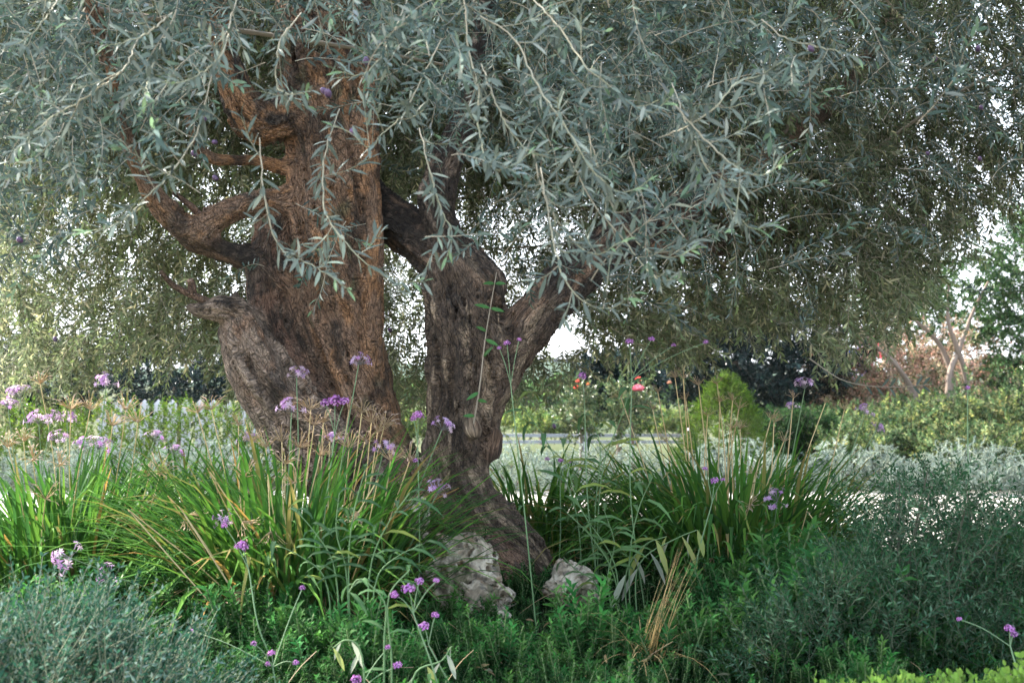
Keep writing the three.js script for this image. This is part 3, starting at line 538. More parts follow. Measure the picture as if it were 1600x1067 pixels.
  // ripening olives
  const og = new THREE.SphereGeometry(1, 12, 9), oc = new Float32Array(og.attributes.position.count * 3);
  for (let k = 0; k < oc.length / 3; k++) { const y = og.attributes.position.getY(k); oc.set(mixc(col(0.035, 0.02, 0.05), col(0.13, 0.07, 0.16), clamp(0.5 + 0.5 * y + n3(k * 0.3, y * 2, 1) * 0.3, 0, 1)), k * 3); }
  og.setAttribute('color', new THREE.BufferAttribute(oc, 3));
  for (const [x, y, d] of [[318, 186, 4.2], [303, 240, 4.1], [336, 278, 4.3], [335, 222, 4.3], [506, 142, 3.0], [512, 146, 3.0], [572, 95, 3.1], [1268, 76, 3.6], [1529, 76, 4.6], [1534, 168, 5], [1462, 92, 5], [1450, 240, 5], [1532, 248, 5], [1444, 354, 5.6], [1432, 372, 5.6], [609, 516, 5.9], [612, 578, 5.9], [866, 666, 5.9], [1240, 500, 6.2], [85, 530, 4.9], [200, 490, 6], [30, 375, 3.9], [552, 206, 2.9]]) {
    const m = new THREE.Mesh(og, M.olivefruit), v = P(x, y, d).sub(treeBase), s = 0.0075 + 0.002 * R(); m.position.copy(v); m.scale.set(s, s * 1.4, s); m.rotation.set(R(), R(), R()); put(m, 'olive_fruit', olive);
  }
}

// ------------------------------------------------------------------ rocks
function rock(label, px, py, d, rx, ry, rz, seed, warm, rough = 1) {
  const c = P(px, py, d), R = mulberry(seed), pits = [], planes = [];
  for (let k = 0; k < 110; k++) { const u = rnd3(R), s = 0.005 + 0.014 * R() ** 1.6, p = V(u.x * rx, u.y * ry, u.z * rz), q = p.clone().multiplyScalar(0.74 + 0.12 * R()).add(rnd3(R).multiplyScalar(0.02)); pits.push([p.multiplyScalar(1.06), q, s]); }
  for (let k = 0; k < 13; k++) { const u = rnd3(R); planes.push([u, Math.hypot(u.x * rx, u.y * ry, u.z * rz) * (0.78 + 0.16 * R())]); }
  const smax = (a, b, k) => Math.max(a, b) + Math.max(k - Math.abs(a - b), 0) ** 2 / k * 0.25;
  const f = (x, y, z) => {
    const a = x - c.x, b = y - c.y, e = z - c.z, l = Math.hypot(a / rx, b / ry, e / rz), m = Math.min(rx, ry, rz);
    let v = (l - 1) * m * 1.05; for (const [u, h] of planes) v = smax(v, u.x * a + u.y * b + u.z * e - h, 0.02);
    v += (0.022 * n3(a * 8 + seed, b * 8, e * 8) + 0.012 * n3(a * 20, b * 20 + seed, e * 20)) * rough + 0.007 * Math.abs(n3(a * 48, b * 48, e * 48 + seed)) + 0.004 * n3(a * 100, b * 100 + seed, e * 100);
    if (v > -0.06) for (const [p, q, s] of pits) { const dx = q.x - p.x, dy = q.y - p.y, dz = q.z - p.z, t = clamp(((a - p.x) * dx + (b - p.y) * dy + (e - p.z) * dz) / (dx * dx + dy * dy + dz * dz), 0, 1), h = Math.hypot(a - p.x - dx * t, b - p.y - dy * t, e - p.z - dz * t) - s * (1 + 0.5 * n3(a * 60, b * 60, e * 60)); if (h < 0.02) v = smax(v, -h, 0.006); }
    return v;
  };
  f.coarse = (x, y, z) => (Math.hypot((x - c.x) / rx, (y - c.y) / ry, (z - c.z) / rz) - 1) * Math.min(rx, ry, rz); f.slack = 0.13;
  const S = surfaceNets([c.x - rx * 1.5 - 0.03, c.y - ry * 1.5 - 0.03, c.z - rz * 1.5 - 0.03], [c.x + rx * 1.5 + 0.03, c.y + ry * 1.5 + 0.03, c.z + rz * 1.5 + 0.03], 0.006, f), g = new THREE.BufferGeometry(), base = V(c.x, 0.40, c.z);
  const p = new Float32Array(S.pos), cc = new Float32Array(p.length), uv = new Float32Array(p.length / 3 * 2);
  for (let i = 0; i < p.length; i += 3) {
    const x = p[i], y = p[i + 1], z = p[i + 2], st = n3(x * 9 + seed, y * 9, z * 9) + 0.5 * n3(x * 28, y * 28, z * 28), lic = n3(x * 22, y * 22 + 9, z * 22) + 0.5 * n3(x * 60, y * 60, z * 60);
    let k = mixc(col(0.42, 0.35, 0.27), col(0.74, 0.675, 0.57), clamp(0.5 + st, 0, 1)); k = mixc(k, col(0.32, 0.19, 0.095), warm * sstep(0.15, 0.65, n3(x * 7, y * 7 + seed, z * 7) + 0.3 * n3(x * 30, y * 30, z * 30))); k = mixc(k, col(0.13, 0.12, 0.11), 0.8 * sstep(0.3, 0.85, lic)); k = mixc(k, col(0.085, 0.10, 0.045), 0.7 * sstep(0.35, 0.7, n3(x * 8 + 5, y * 8, z * 8 + seed) + 0.35 * n3(x * 40, y * 40, z * 40)));
    cc.set(k, i); uv[i / 3 * 2] = (x + z * 0.7) / 0.25; uv[i / 3 * 2 + 1] = (y + z * 0.4) / 0.25; p[i] -= base.x; p[i + 1] -= base.y; p[i + 2] -= base.z;
  }
  g.setAttribute('position', new THREE.BufferAttribute(p, 3)); g.setAttribute('normal', new THREE.BufferAttribute(S.nor, 3)); g.setAttribute('color', new THREE.BufferAttribute(cc, 3)); g.setAttribute('uv', new THREE.BufferAttribute(uv, 2)); g.setIndex(S.tris);
  const m = put(new THREE.Mesh(g, M.rock), numbered('limestone_rock'), null, { label, category: 'rock' }); m.position.copy(base);
}
rock('large pitted pale limestone rock at the foot of the olive root', 722, 900, 4.38, 0.165, 0.145, 0.12, 5, 0.6);
rock('low limestone rock half hidden in ground cover under the largest rock', 748, 955, 4.26, 0.13, 0.09, 0.10, 14, 0.3);
rock('upright pale limestone rock against the root behind the grassy leaves', 650, 815, 4.5, 0.06, 0.13, 0.07, 21, 0.2, 0.6);
rock('rust-stained limestone rock on the other side of the roots under sage leaves', 892, 918, 4.5, 0.115, 0.09, 0.10, 33, 0.9);

// ------------------------------------------------------------------ flowers
const LILAC = col(0.50, 0.27, 0.56), LILAC2 = col(0.64, 0.46, 0.68), DRY = col(0.48, 0.36, 0.24), STRAW = col(0.56, 0.42, 0.22), STALK = col(0.12, 0.22, 0.09);
const starG = (R, c) => { const b = new MB(); for (let k = 0; k < 6; k++) { const a = k / 6 * 6.283; b.leaf(V(0, 0, 0), V(Math.cos(a), 0.35, Math.sin(a)), V(0, 1, 0), 0.0105, 0.004, jit(c, R, 0.15), { prof: OVATE3, curl: 0.4 }); } b.tube([V(0, -0.014, 0), V(0, -0.004, 0), V(0, 0, 0)], () => 0.0013, 5, mixc(c, STALK, 0.3)); return b; };
function append(dst, src, m) { const v = V(), n = dst.n; for (let i = 0; i < src.n; i++) { v.set(src.p[i * 3], src.p[i * 3 + 1], src.p[i * 3 + 2]).applyMatrix4(m); dst.v(v.x, v.y, v.z, [src.c[i * 3], src.c[i * 3 + 1], src.c[i * 3 + 2]]); } for (const k of src.i) dst.i.push(k + n); }
const RF = mulberry(41);
const umbelG = [0, 1, 2].map(() => { const b = new MB(), st = [starG(RF, LILAC2), starG(RF, LILAC), starG(RF, mixc(LILAC2, DRY, 0.35))]; for (let k = 0; k < 15; k++) { const d = rnd3(RF); d.y = Math.abs(d.y) * 0.9 + 0.05 * RF(); d.normalize(); const L = 0.022 + 0.012 * RF(); b.tube([V(0, 0, 0), d.clone().multiplyScalar(L * 0.5).add(V(0, 0.002, 0)), d.clone().multiplyScalar(L)], () => 0.0007, 4, mixc(STALK, LILAC, 0.3)); append(b, st[k % 3], new THREE.Matrix4().compose(d.clone().multiplyScalar(L + 0.012), new THREE.Quaternion().setFromUnitVectors(V(0, 1, 0), d), V(1, 1, 1).multiplyScalar(0.85 + 0.35 * RF()))); } return b.geo(); });
const dryG = [0, 1, 2].map(() => { const b = new MB(); for (let k = 0; k < 16; k++) { const d = rnd3(RF); d.y = Math.abs(d.y) + 0.35; d.normalize(); const L = 0.024 + 0.022 * RF(), e = d.clone().multiplyScalar(L).add(V(0, (RF() - 0.5) * 0.012, 0)); b.tube([V(0, 0, 0), d.clone().multiplyScalar(L * 0.55), e], (t) => 0.0008, 4, DRY, mixc(DRY, STRAW, RF())); b.leaf(e, d.clone().add(rnd3(RF).multiplyScalar(0.4)), V(0.3, 1, 0.2), 0.012 + 0.006 * RF(), 0.004, jit(mixc(DRY, col(0.5, 0.36, 0.3), RF()), RF, 0.2), { prof: OVATE3, curl: 0.5 }); } return b.geo(); });
const verbG = [0, 1, 2].map(() => { const b = new MB(), fl = [0, 1, 2].map((_k) => { const f = new MB(), c = jit([col(0.58, 0.26, 0.60), col(0.46, 0.16, 0.52), col(0.66, 0.38, 0.66)][_k], RF, 0.15); for (let k = 0; k < 5; k++) { const a = k / 5 * 6.283; f.leaf(V(0, 0, 0), V(Math.cos(a), 0.25, Math.sin(a)), V(0, 1, 0), 0.0042, 0.0036, jit(c, RF, 0.12), { prof: OVATE3, curl: 0.3 }); } f.tube([V(0, -0.009, 0), V(0, -0.004, 0), V(0, 0, 0)], () => 0.0007, 4, col(0.22, 0.08, 0.24)); return f; });
  const core = new THREE.SphereGeometry(0.0065, 8, 6); for (let i = 0, p = core.attributes.position; i < p.count; i++) b.v(p.getX(i), p.getY(i) * 0.9, p.getZ(i), col(0.12, 0.06, 0.13)); for (const k of core.index.array) b.i.push(k);
  for (let k = 0; k < 40; k++) { if (RF() < 0.1) continue; const y = 1 - k / 39 * 1.15, a = k * 2.39996, r = Math.sqrt(Math.max(0, 1 - y * y)), d = V(r * Math.cos(a), y, r * Math.sin(a)).add(rnd3(RF).multiplyScalar(0.12)).normalize(); append(b, fl[k % 3], new THREE.Matrix4().compose(d.clone().multiplyScalar(0.0145 + 0.0075 * RF()), new THREE.Quaternion().setFromUnitVectors(V(0, 1, 0), d), V(1, 1, 1).multiplyScalar(0.85 + 0.55 * RF()))); } return b.geo(); });
function head(geo, mat, name, at, dir, s, parent, label) { const m = new THREE.Mesh(geo, mat); m.position.copy(at).sub(org(parent)); m.quaternion.setFromUnitVectors(V(0, 1, 0), dir.clone().normalize()); m.rotateY(RF() * 6.28); m.scale.setScalar(s); put(m, name, parent, label ? { label } : undefined); return m; }

// ------------------------------------------------------------------ society garlic clumps: strap leaves, flower stalks
const GB = [col(0.042, 0.145, 0.02), col(0.058, 0.18, 0.023), col(0.028, 0.10, 0.023), col(0.11, 0.24, 0.03)];
function clump(label, px, py, d, rad, len, n, seed, o = {}) {
  const base = P(px, py, d); base.y = bedH(base.x, base.z); const R = mulberry(seed), t = thing('society_garlic_clump', label, 'flower clump', base, 'clumps of strap leaves round the olive trunk'), all = [];
  for (let k = 0; k < n; k++) {
    const a = R() * 6.283, r0 = rad * 0.55 * Math.sqrt(R()), b = base.clone().add(V(Math.cos(a) * r0 * 1.2, 0, Math.sin(a) * r0)); b.y = bedH(b.x, b.z) - 0.01;
    const short = k % 3 === 0 ? 0.66 : 1, out = V(Math.cos(a + (R() - 0.5) * 1.2), 0, Math.sin(a + (R() - 0.5) * 1.2)), lean = 0.05 + 1.35 * R() * (0.45 + r0 / rad), kink = R() < 0.09 ? 3 + Math.floor(R() * 3) : -1, kr = R(), L = len * short * (0.7 + 0.45 * R()), pts = [], m = 7; let p = b.clone(), el = Math.PI / 2 - lean * 0.6;
    const droop = (0.5 + 1.5 * R()) * (o.droop ?? 1); for (let j = 0; j <= m; j++) { pts.push(p.clone()); p = p.clone().addScaledVector(out, Math.cos(el) * L / m).add(V(0, Math.sin(el) * L / m, 0)); el -= droop * (0.4 + 1.5 * j / m) / m; if (j === kink) el -= 1.1 + 0.6 * kr; }
    const yel = R() < 0.014, c0 = yel ? col(0.34, 0.25, 0.06) : jit(GB[Math.floor(R() * 4)], R, 0.25), w = 0.0095 + 0.0055 * R();
    all.push({ pts, w, side: V(-out.z, 0, out.x), c0, c1: yel ? col(0.45, 0.26, 0.08)   : R() < 0.1 ? mixc(c0, col(0.36, 0.24, 0.1), 0.75) : mixc(c0, col(0.10, 0.2, 0.05), 0.3), d: project(pts[4])[2] + 0.4 * R() });
  }
  all.sort((a, b) => a.d - b.d); const rest = new MB(), singles = o.singles ?? 110;
  all.forEach((e, k) => { const b = k < singles ? new MB() : rest; b.ribbon(e.pts, (t) => e.w * (t < 0.75 ? 1 : Math.max(0.05, 1 - (t - 0.75) / 0.27)), e.side, e.c0, e.c1, 0.35); if (k < singles) b.build('leaf', M.blade, t); });
  rest.build('leaves', M.blade, t, { kind: 'stuff' });
  const th = new MB(); for (let k = 0; k < n * 0.22; k++) { const a = R() * 6.283, r0 = rad * (0.2 + 0.5 * R()), p = V(base.x + Math.cos(a) * r0, 0, base.z + Math.sin(a) * r0), o2 = V(Math.cos(a + R() - 0.5), 0, Math.sin(a + R() - 0.5)), L = 0.14 + 0.2 * R(), g = bedH(p.x, p.z); p.y = g + 0.02; const h = 0.04 + 0.14 * R(); th.ribbon([p, p.clone().addScaledVector(o2, L * 0.35).add(V(0, h, 0)), p.clone().addScaledVector(o2, L * 0.7).add(V(0, h * 0.8, 0)), p.clone().addScaledVector(o2, L).add(V(0, 0.02, 0))], (t) => 0.006 * (1.05 - t), V(-o2.z, 0.2, o2.x), jit(col(0.34, 0.24, 0.12), R, 0.35), jit(col(0.22, 0.15, 0.08), R, 0.3)); }
  th.build('dead_leaves', M.matte, t, { kind: 'stuff' });
  return t;
}
const clumpE = clump('strap-leaved clump filling the gap behind the sunlit clump and the big clump', 285, 880, 5.7, 0.5, 0.64, 650, 55, { singles: 40 });
// a stalk from the clump to a flower head at a point of the photograph
function stalk(t, kind, px, py, d, s = 1, broken) {
  const top = P(px, py, d), o = org(t), R = RF, fromX = mix(top.x, o.x, 0.45) + (R() - 0.5) * 0.12, fromZ = mix(top.z, o.z, 0.6) + (R() - 0.5) * 0.1, b = V(fromX, bedH(fromX, fromZ), fromZ), mid = b.clone().lerp(top, 0.6).add(V((R() - 0.5) * 0.05, 0.03, (R() - 0.5) * 0.04)), mb = new MB();
  const dry = kind === 'dry', c0 = dry ? jit(R() < 0.5 ? col(0.40, 0.25, 0.08) : STRAW, R, 0.2) : STALK, c1 = dry ? jit(STRAW, R, 0.2) : col(0.16, 0.24, 0.13);
  let pts; if (broken) { const kx = top.clone().add(V(broken[0], broken[1], 0.02)); pts = [...curve([b, b.clone().lerp(kx, 0.55).add(V(0.02, 0, 0)), kx], 10), kx.clone().lerp(top, 0.1), kx.clone().lerp(top, 0.5), top]; } else pts = curve([b, mid, top], 14);
  mb.tube(pts, (u) => broken ? 0.0018 : mix(0.0026, 0.0018, u), 6, c0, c1); const st = mb.build(dry ? 'dry_stalk' : 'flower_stalk', M.twig, t), dir = pts[pts.length - 1].clone().sub(pts[pts.length - 2]);
  if (kind === 'flower') head(umbelG[Math.floor(R() * 3)], M.petal, 'flower_head', top, dir, s, st); else if (kind === 'dry' || kind === 'seed') head(dryG[Math.floor(R() * 3)], M.petal, 'dry_flower_head', top, dir, s * 1.25, st);
}
const clumpA = clump('sunlit bright green clump of strap leaves with faded lilac heads at the bed edge', 95, 905, 4.8, 0.55, 0.66, 900, 51);
const clumpB = clump('big dark green clump of strap leaves with straw stalks in front of the leaning trunk', 455, 960, 4.25, 0.5, 0.70, 1250, 52, { singles: 160 });
const clumpC = clump('dark strap-leaved clump tucked behind the foot of the trunk with the knob', 845, 880, 5.75, 0.34, 0.62, 600, 53, { droop: 1.2 });
const clumpD = clump('wide green clump of strap leaves with fading seed heads beside the grey fine-leaved shrub', 1136, 905, 5.2, 0.68, 0.7, 1450, 54, { droop: 1.25, singles: 140 });
for (const [x, y, d, s] of [[165, 602, 4.6, 1.1], [30, 622, 4.9, 1.3], [12, 640, 4.8, 1], [60, 662, 4.7, 1.2], [78, 658, 4.8, 1], [130, 700, 4.6, 1], [152, 702, 4.5, 1.2], [104, 660, 4.9, 1], [92, 690, 4.6, 1], [240, 690, 4.6, 1], [270, 712, 4.6, 1]]) stalk(clumpA, 'flower', x, y, d, s);
for (const [x, y, d] of [[62, 600, 4.9], [110, 640, 4.7], [196, 640, 4.7], [140, 640, 4.7], [215, 660, 4.6], [50, 720, 4.5], [92, 728, 4.5], [36, 690, 4.7], [232, 745, 4.5], [250, 740, 4.4], [175, 665, 4.8], [12, 700, 4.6], [70, 780, 4.3]]) stalk(clumpA, 'dry', x, y, d, 1.1);
for (const [x, y, d, s] of [[463, 590, 4.5, 1.1], [455, 645, 4.2, 1.2], [560, 570, 4.4, 1], [690, 672, 4.3, 1.1], [598, 708, 4.2, 1.1], [520, 690, 4.2, 0.8], [385, 690, 4.5, 0.9], [684, 770, 4.1, 1.1], [350, 815, 3.9, 0.9], [110, 872, 3.7, 1.25], [172, 900, 3.7, 0.9]]) stalk(clumpB, 'flower', x, y, d, s);
for (const [x, y, d] of [[308, 645, 4.5], [330, 640, 4.5], [395, 690, 4.4], [372, 665, 4.5], [415, 700, 4.2], [440, 690, 4.3], [485, 640, 4.3], [490, 665, 4.3], [505, 660, 4.2], [468, 700, 4.2], [445, 725, 4.1], [515, 690, 4.2], [580, 660, 4.2], [590, 675, 4.2], [600, 665, 4.2], [565, 645, 4.4], [545, 700, 4.1], [382, 745, 4.0], [500, 712, 4.1], [640, 720, 4.1], [460, 755, 4.0], [610, 720, 4.1], [545, 640, 4.4], [570, 690, 4.2]]) stalk(clumpB, 'dry', x, y, d, 1);
stalk(clumpB, 'dry', 422, 830, 3.8, 1, [-0.005, 0.17]); stalk(clumpB, 'dry', 378, 815, 3.8, 1, [-0.10, 0.16]); stalk(clumpB, 'dry', 290, 805, 3.9, 1, [-0.05, 0.06]); stalk(clumpB, 'dry', 365, 925, 3.6, 0.9, [-0.15, 0.24]); stalk(clumpB, 'dry', 345, 962, 3.6, 0.9, [-0.26, 0.3]); stalk(clumpB, 'dry', 560, 800, 3.8, 0.9, [0.06, 0.1]);
for (const [x, y, d, s] of [[1215, 783, 4.6, 1.2], [1352, 647, 5.2, 1], [1370, 672, 5.2, 0.8], [1258, 608, 5.2, 1.2], [1238, 640, 5.2, 0.8]]) stalk(clumpD, 'flower', x, y, d, s);
for (const [x, y, d] of [[1055, 590, 5.3], [1068, 592, 5.3], [1092, 602, 5.3], [1121, 600, 5.3], [1125, 628, 5.3], [1145, 626, 5.2], [1155, 638, 5.2], [1143, 670, 5.2], [1157, 670, 5.1], [1072, 625, 5.4], [1028, 612, 5.4], [970, 620, 5.4], [1042, 690, 5.2], [1106, 650, 5.3], [1290, 630, 5.2], [1320, 640, 5.2], [1225, 690, 5.0], [1180, 740, 4.8], [1172, 790, 4.7], [1240, 622, 5.2], [1020, 640, 5.3], [1205, 655, 5.1], [1210, 660, 5.1]]) stalk(clumpD, 'dry', x, y, d, 0.75);
stalk(clumpD, 'dry', 1300, 855, 4.5, 0.6, [-0.09, 0.13]);

// ------------------------------------------------------------------ tall verbena: wiry stems with purple heads
function verbena(label, px, d, heads, o = {}) {
  const y0 = o.y ?? 1000, g = P(px, y0, d); g.y = bedH(g.x, g.z); const t = thing('purple_verbena', label, 'verbena', g, 'wiry verbena stems with purple heads');
  const lead = heads[0], top = P(lead[0], lead[1], lead[2]), fork = top.clone().lerp(g, 0.12).add(V(0, -0.01, 0)), b = new MB();
  b.tube(curve([g, g.clone().lerp(fork, 0.5).add(V(0.03 * Math.sin(px), 0, 0.02)), fork], 12), (u) => mix(0.0026, 0.0017, u), 6, STALK, col(0.16, 0.25, 0.13)); const st = b.build('stem', M.twig, t);
  for (const [x, y, hd, s = 1] of heads) { const at = P(x, y, hd), q = new MB(), pts = curve([fork, fork.clone().lerp(at, 0.55).add(V(0, 0.008, 0)), at], 8); q.tube(pts, () => 0.0013, 5, col(0.16, 0.25, 0.13)); const br = q.build('branch', M.twig, t); head(verbG[Math.floor(RF() * 3)], M.petal, 'flower_head', at, V(0, 1, 0.25).add(rnd3(RF).multiplyScalar(0.3)), s * 0.9, br); }
  if (!o.bare) for (let k = 0; k < 4; k++) { const u = 0.15 + 0.2 * k, q = g.clone().lerp(fork, u), l = new MB(), a = RF() * 6.28; l.leaf(q, V(Math.cos(a), 0.4, Math.sin(a)), V(0, 1, 0), 0.06, 0.011, jit(col(0.06, 0.14, 0.05), RF, 0.2), { curl: 0.6 }); l.build('leaf', M.leaf, t); }
}
verbena('verbena with the widest purple head, standing before the leaning trunk', 520, 4.0, [[523, 628, 4.0, 1.25], [508, 631, 4.0, 0.9], [538, 628, 4.0, 0.95]]);
verbena('verbena with a small head in the gap between the two trunks', 650, 4.1, [[653, 650, 4.1, 1], [646, 655, 4.1, 0.6], [649, 720, 4.05, 0.5]]);
verbena('verbena with one round pink-purple head low among straw stalks', 470, 3.3, [[377, 855, 3.4, 1.0], [350, 822, 3.4, 0.5]], { bare: true });
verbena('verbena arching in front of the largest rock with several purple heads', 700, 3.0, [[638, 922, 3.0, 0.95], [616, 930, 3.0, 0.6], [655, 909, 3.0, 0.62], [682, 908, 3.0, 0.45]], { y: 1090 });
verbena('verbena with a rounded head just under the lowest rock', 725, 3.05, [[662, 980, 3.05, 0.8], [680, 962, 3.05, 0.55]], { y: 1090, bare: true });
verbena('short verbena with purple heads touching the bottom of the picture', 575, 3.0, [[556, 1063, 3.0, 0.75], [621, 1041, 3.0, 0.65], [606, 1012, 3.0, 0.4]], { y: 1120, bare: true });
verbena('verbena with three small heads in the dark greenery under the big clump', 440, 3.1, [[424, 1022, 3.1, 0.55], [418, 1038, 3.1, 0.4], [462, 1036, 3.1, 0.45], [396, 1006, 3.1, 0.42], [301, 987, 3.2, 0.5], [472, 919, 3.2, 0.42]], { y: 1100, bare: true });
verbena('verbena raising three heads before the trunk with the knob', 842, 4.0, [[792, 537, 4.0, 0.62], [780, 544, 4.0, 0.4], [811, 531, 4.0, 0.42]]);
verbena('tall verbena with four purple heads against the dark tree crown', 1010, 4.4, [[984, 535, 4.4, 0.85], [1018, 531, 4.4, 0.7], [1053, 540, 4.4, 0.5], [1103, 535, 4.4, 0.55]]);
verbena('verbena with a flat head beside the coral roses', 940, 4.6, [[910, 588, 4.6, 0.9]]);
verbena('verbena with two heads resting on the wide strap-leaved clump', 1085, 4.3, [[1117, 752, 4.3, 0.85], [1102, 733, 4.3, 0.55], [1130, 750, 4.3, 0.45]]);
verbena('verbena with dark purple heads before the pale silver hedge', 870, 4.9, [[876, 720, 4.9, 0.7], [855, 718, 4.9, 0.6], [890, 722, 4.9, 0.4]]);
verbena('single thin verbena stem before the rose bank', 1508, 3.7, [[1513, 606, 3.7, 0.4]], { bare: true });
verbena('deep purple verbena in the shadow at the edge of the yellow-green shrub', 1590, 3.0, [[1578, 984, 3.05, 0.7], [1586, 992, 3.05, 0.5], [1500, 968, 3.1, 0.4]], { y: 1090, bare: true });

// ------------------------------------------------------------------ plants with long lance leaves (sage)
function sage(label, px, d, stems, o = {}) {
  const g = P(px, 960, d); g.y = bedH(g.x, g.z); const t = thing('sage_plant', label, 'sage plant', g), R = mulberry(Math.round(px * 7 + d));
  stems.forEach(([pts, n, len, wilt]) => {
    const q = [V(mix(P(pts[0][0], pts[0][1], d).x, g.x, 0.3), g.y, g.z), ...pts.map((a) => P(a[0], a[1], a[2] ?? d))], cv = new THREE.CatmullRomCurve3(q, false, 'centripetal'), b = new MB(); b.tube(cv.getPoints(18), (u) => mix(0.0026, 0.0015, u), 6, STALK, col(0.13, 0.21, 0.09)); const st = b.build('stem', M.twig, t);
    for (let k = 0; k < n; k++) {
      const u = mix(0.3, 1, k / Math.max(1, n - 1)), at = cv.getPoint(u), T = cv.getTangent(u), a = (k % 2 ? 0 : Math.PI) + (R() - 0.5) * 1.1 + (k >> 1) * 0.5; const dir = V(Math.cos(a), wilt ? -1.6 : 0.5 - 0.5 * R(), Math.sin(a) * 0.8).addScaledVector(T, wilt ? 0 : 0.5), l = new MB();
      const c = wilt ? jit(R() < 0.55 ? col(0.36, 0.38, 0.30) : col(0.30, 0.34, 0.10), R, 0.15) : jit(R() < 0.12 ? col(0.22, 0.28, 0.05) : o.c ?? col(0.055, 0.145, 0.05), R, 0.25);
      l.leaf(at, dir, V(0, 1, 0.5), len * (0.7 + 0.5 * R()), len * (wilt ? 0.2 : 0.15), c, { curl: wilt ? 0.2 : 0.5 + 0.9 * R(), fold: 0.3, midc: mixc(c, col(0.25, 0.32, 0.18), 0.35) }); l.build('leaf', M.leaf, st, wilt ? { label: 'wilted silvery leaf' } : undefined);
    }
  });
}
sage('sage with drooping wilted silvery leaves beside the rust-stained rock', 985, 4.3, [[[[960, 880], [905, 790], [880, 700]], 9, 0.13], [[[985, 860], [1000, 790], [1020, 745]], 10, 0.12], [[[960, 900], [925, 840], [885, 800]], 8, 0.13], [[[1000, 880], [1060, 840], [1090, 828]], 6, 0.11, true], [[[980, 890], [1010, 850], [1042, 838]], 5, 0.12, true], [[[950, 900], [960, 850], [945, 800]], 9, 0.12], [[[930, 910], [900, 890], [880, 870]], 6, 0.10]], { c: col(0.085, 0.18, 0.06) });
sage('tall thin sage with long hanging leaves before the coral roses', 935, 4.75, [[[[935, 800], [945, 720], [975, 640], [985, 600]], 9, 0.15], [[[930, 800], [938, 700], [925, 650]], 7, 0.14], [[[900, 800], [860, 700], [810, 625]], 9, 0.14]]);
sage('sage of soft green leaves over the straw stalks of the big clump', 560, 3.6, [[[[545, 860], [555, 790], [570, 735]], 10, 0.10], [[[520, 880], [490, 830], [455, 790]], 9, 0.10], [[[580, 880], [605, 820], [640, 770]], 9, 0.11], [[[540, 890], [525, 830], [530, 770]], 9, 0.10], [[[590, 900], [620, 870], [660, 850]], 8, 0.10], [[[505, 900], [470, 870], [430, 850]], 8, 0.10]], { c: col(0.036, 0.105, 0.04) });
sage('sage with pale dry leaves hanging over the low greenery in front of the rocks', 600, 3.0, [[[[600, 1000], [600, 940], [560, 905], [545, 925]], 6, 0.09], [[[560, 1010], [540, 1000], [520, 1012]], 4, 0.07, true], [[[650, 1050], [690, 1032], [705, 1010]], 5, 0.07, true], [[[612, 1040], [608, 930], [640, 890]], 5, 0.08]]);
// spur of tall olive-like sprig hanging low at the far right of the crown
{
  const R = mulberry(77), t = olive, cv = new THREE.CatmullRomCurve3([P(1265, 560, 5.2), P(1320, 595, 5.1), P(1390, 605, 5.05), P(1460, 600, 5.0)]), b = new MB(); b.tube(cv.getPoints(14), (u) => mix(0.003, 0.0012, u), 5, col(0.3, 0.26, 0.2)); const tw = b.build('twig', M.twig, t);
  for (let k = 0; k < 10; k++) for (const s of [-1, 1]) { if (R() < 0.25) continue; const u = clamp(0.12 + 0.88 * (k + R() * 0.7) / 10, 0, 1), q = cv.getPoint(u), l = new MB(); l.leaf(q, V(0.5 + 0.3 * R(), s * 0.8 * (0.5 + R()), 0.3 * (R() - 0.5)), V(0, 0.3, 1), 0.05, 0.011, jit(OL_TOP, R, 0.25), {}); l.build('leaf', M.olive, tw); }
}

// ------------------------------------------------------------------ dry grass tuft
{
  const g = P(1015, 1035, 3.4); g.y = bedH(g.x, g.z) + 0.09; const t = thing('dry_grass_tuft', 'straw-coloured dry grass tuft in the low green plants', 'dry grass', g), R = mulberry(88);
  for (let k = 0; k < 74; k++) { const a = R() * 6.28, lean = k < 26 ? 0.22 + 0.2 * R() : 0.45 + 1.0 * R(), dx = k < 26 ? 0.85 + 0.3 * (R() - 0.5) : Math.cos(a) * 0.9 + 0.35, L = (k < 26 ? 0.22 + 0.12 * R() : 0.16 + 0.18 * R()), pts = []; let p = g.clone().add(V((R() - 0.5) * 0.07, 0, (R() - 0.5) * 0.06)), el = Math.PI / 2 - lean; const out = V(dx, 0, Math.sin(a) * 0.8).normalize(); for (let j = 0; j <= 6; j++) { pts.push(p.clone()); p = p.clone().addScaledVector(out, Math.cos(el) * L / 6).add(V(0, Math.sin(el) * L / 6, 0)); el -= (k < 26 ? 0.05 : 0.25); } const b = new MB(), c = jit(col(0.42, 0.29, 0.12), R, 0.25); b.ribbon(pts, (u) => 0.0038 * (1.05 - u), V(-out.z, 0, out.x), c, mixc(c, col(0.5, 0.4, 0.22), 0.5)); b.build('blade', M.matte, t); }
}

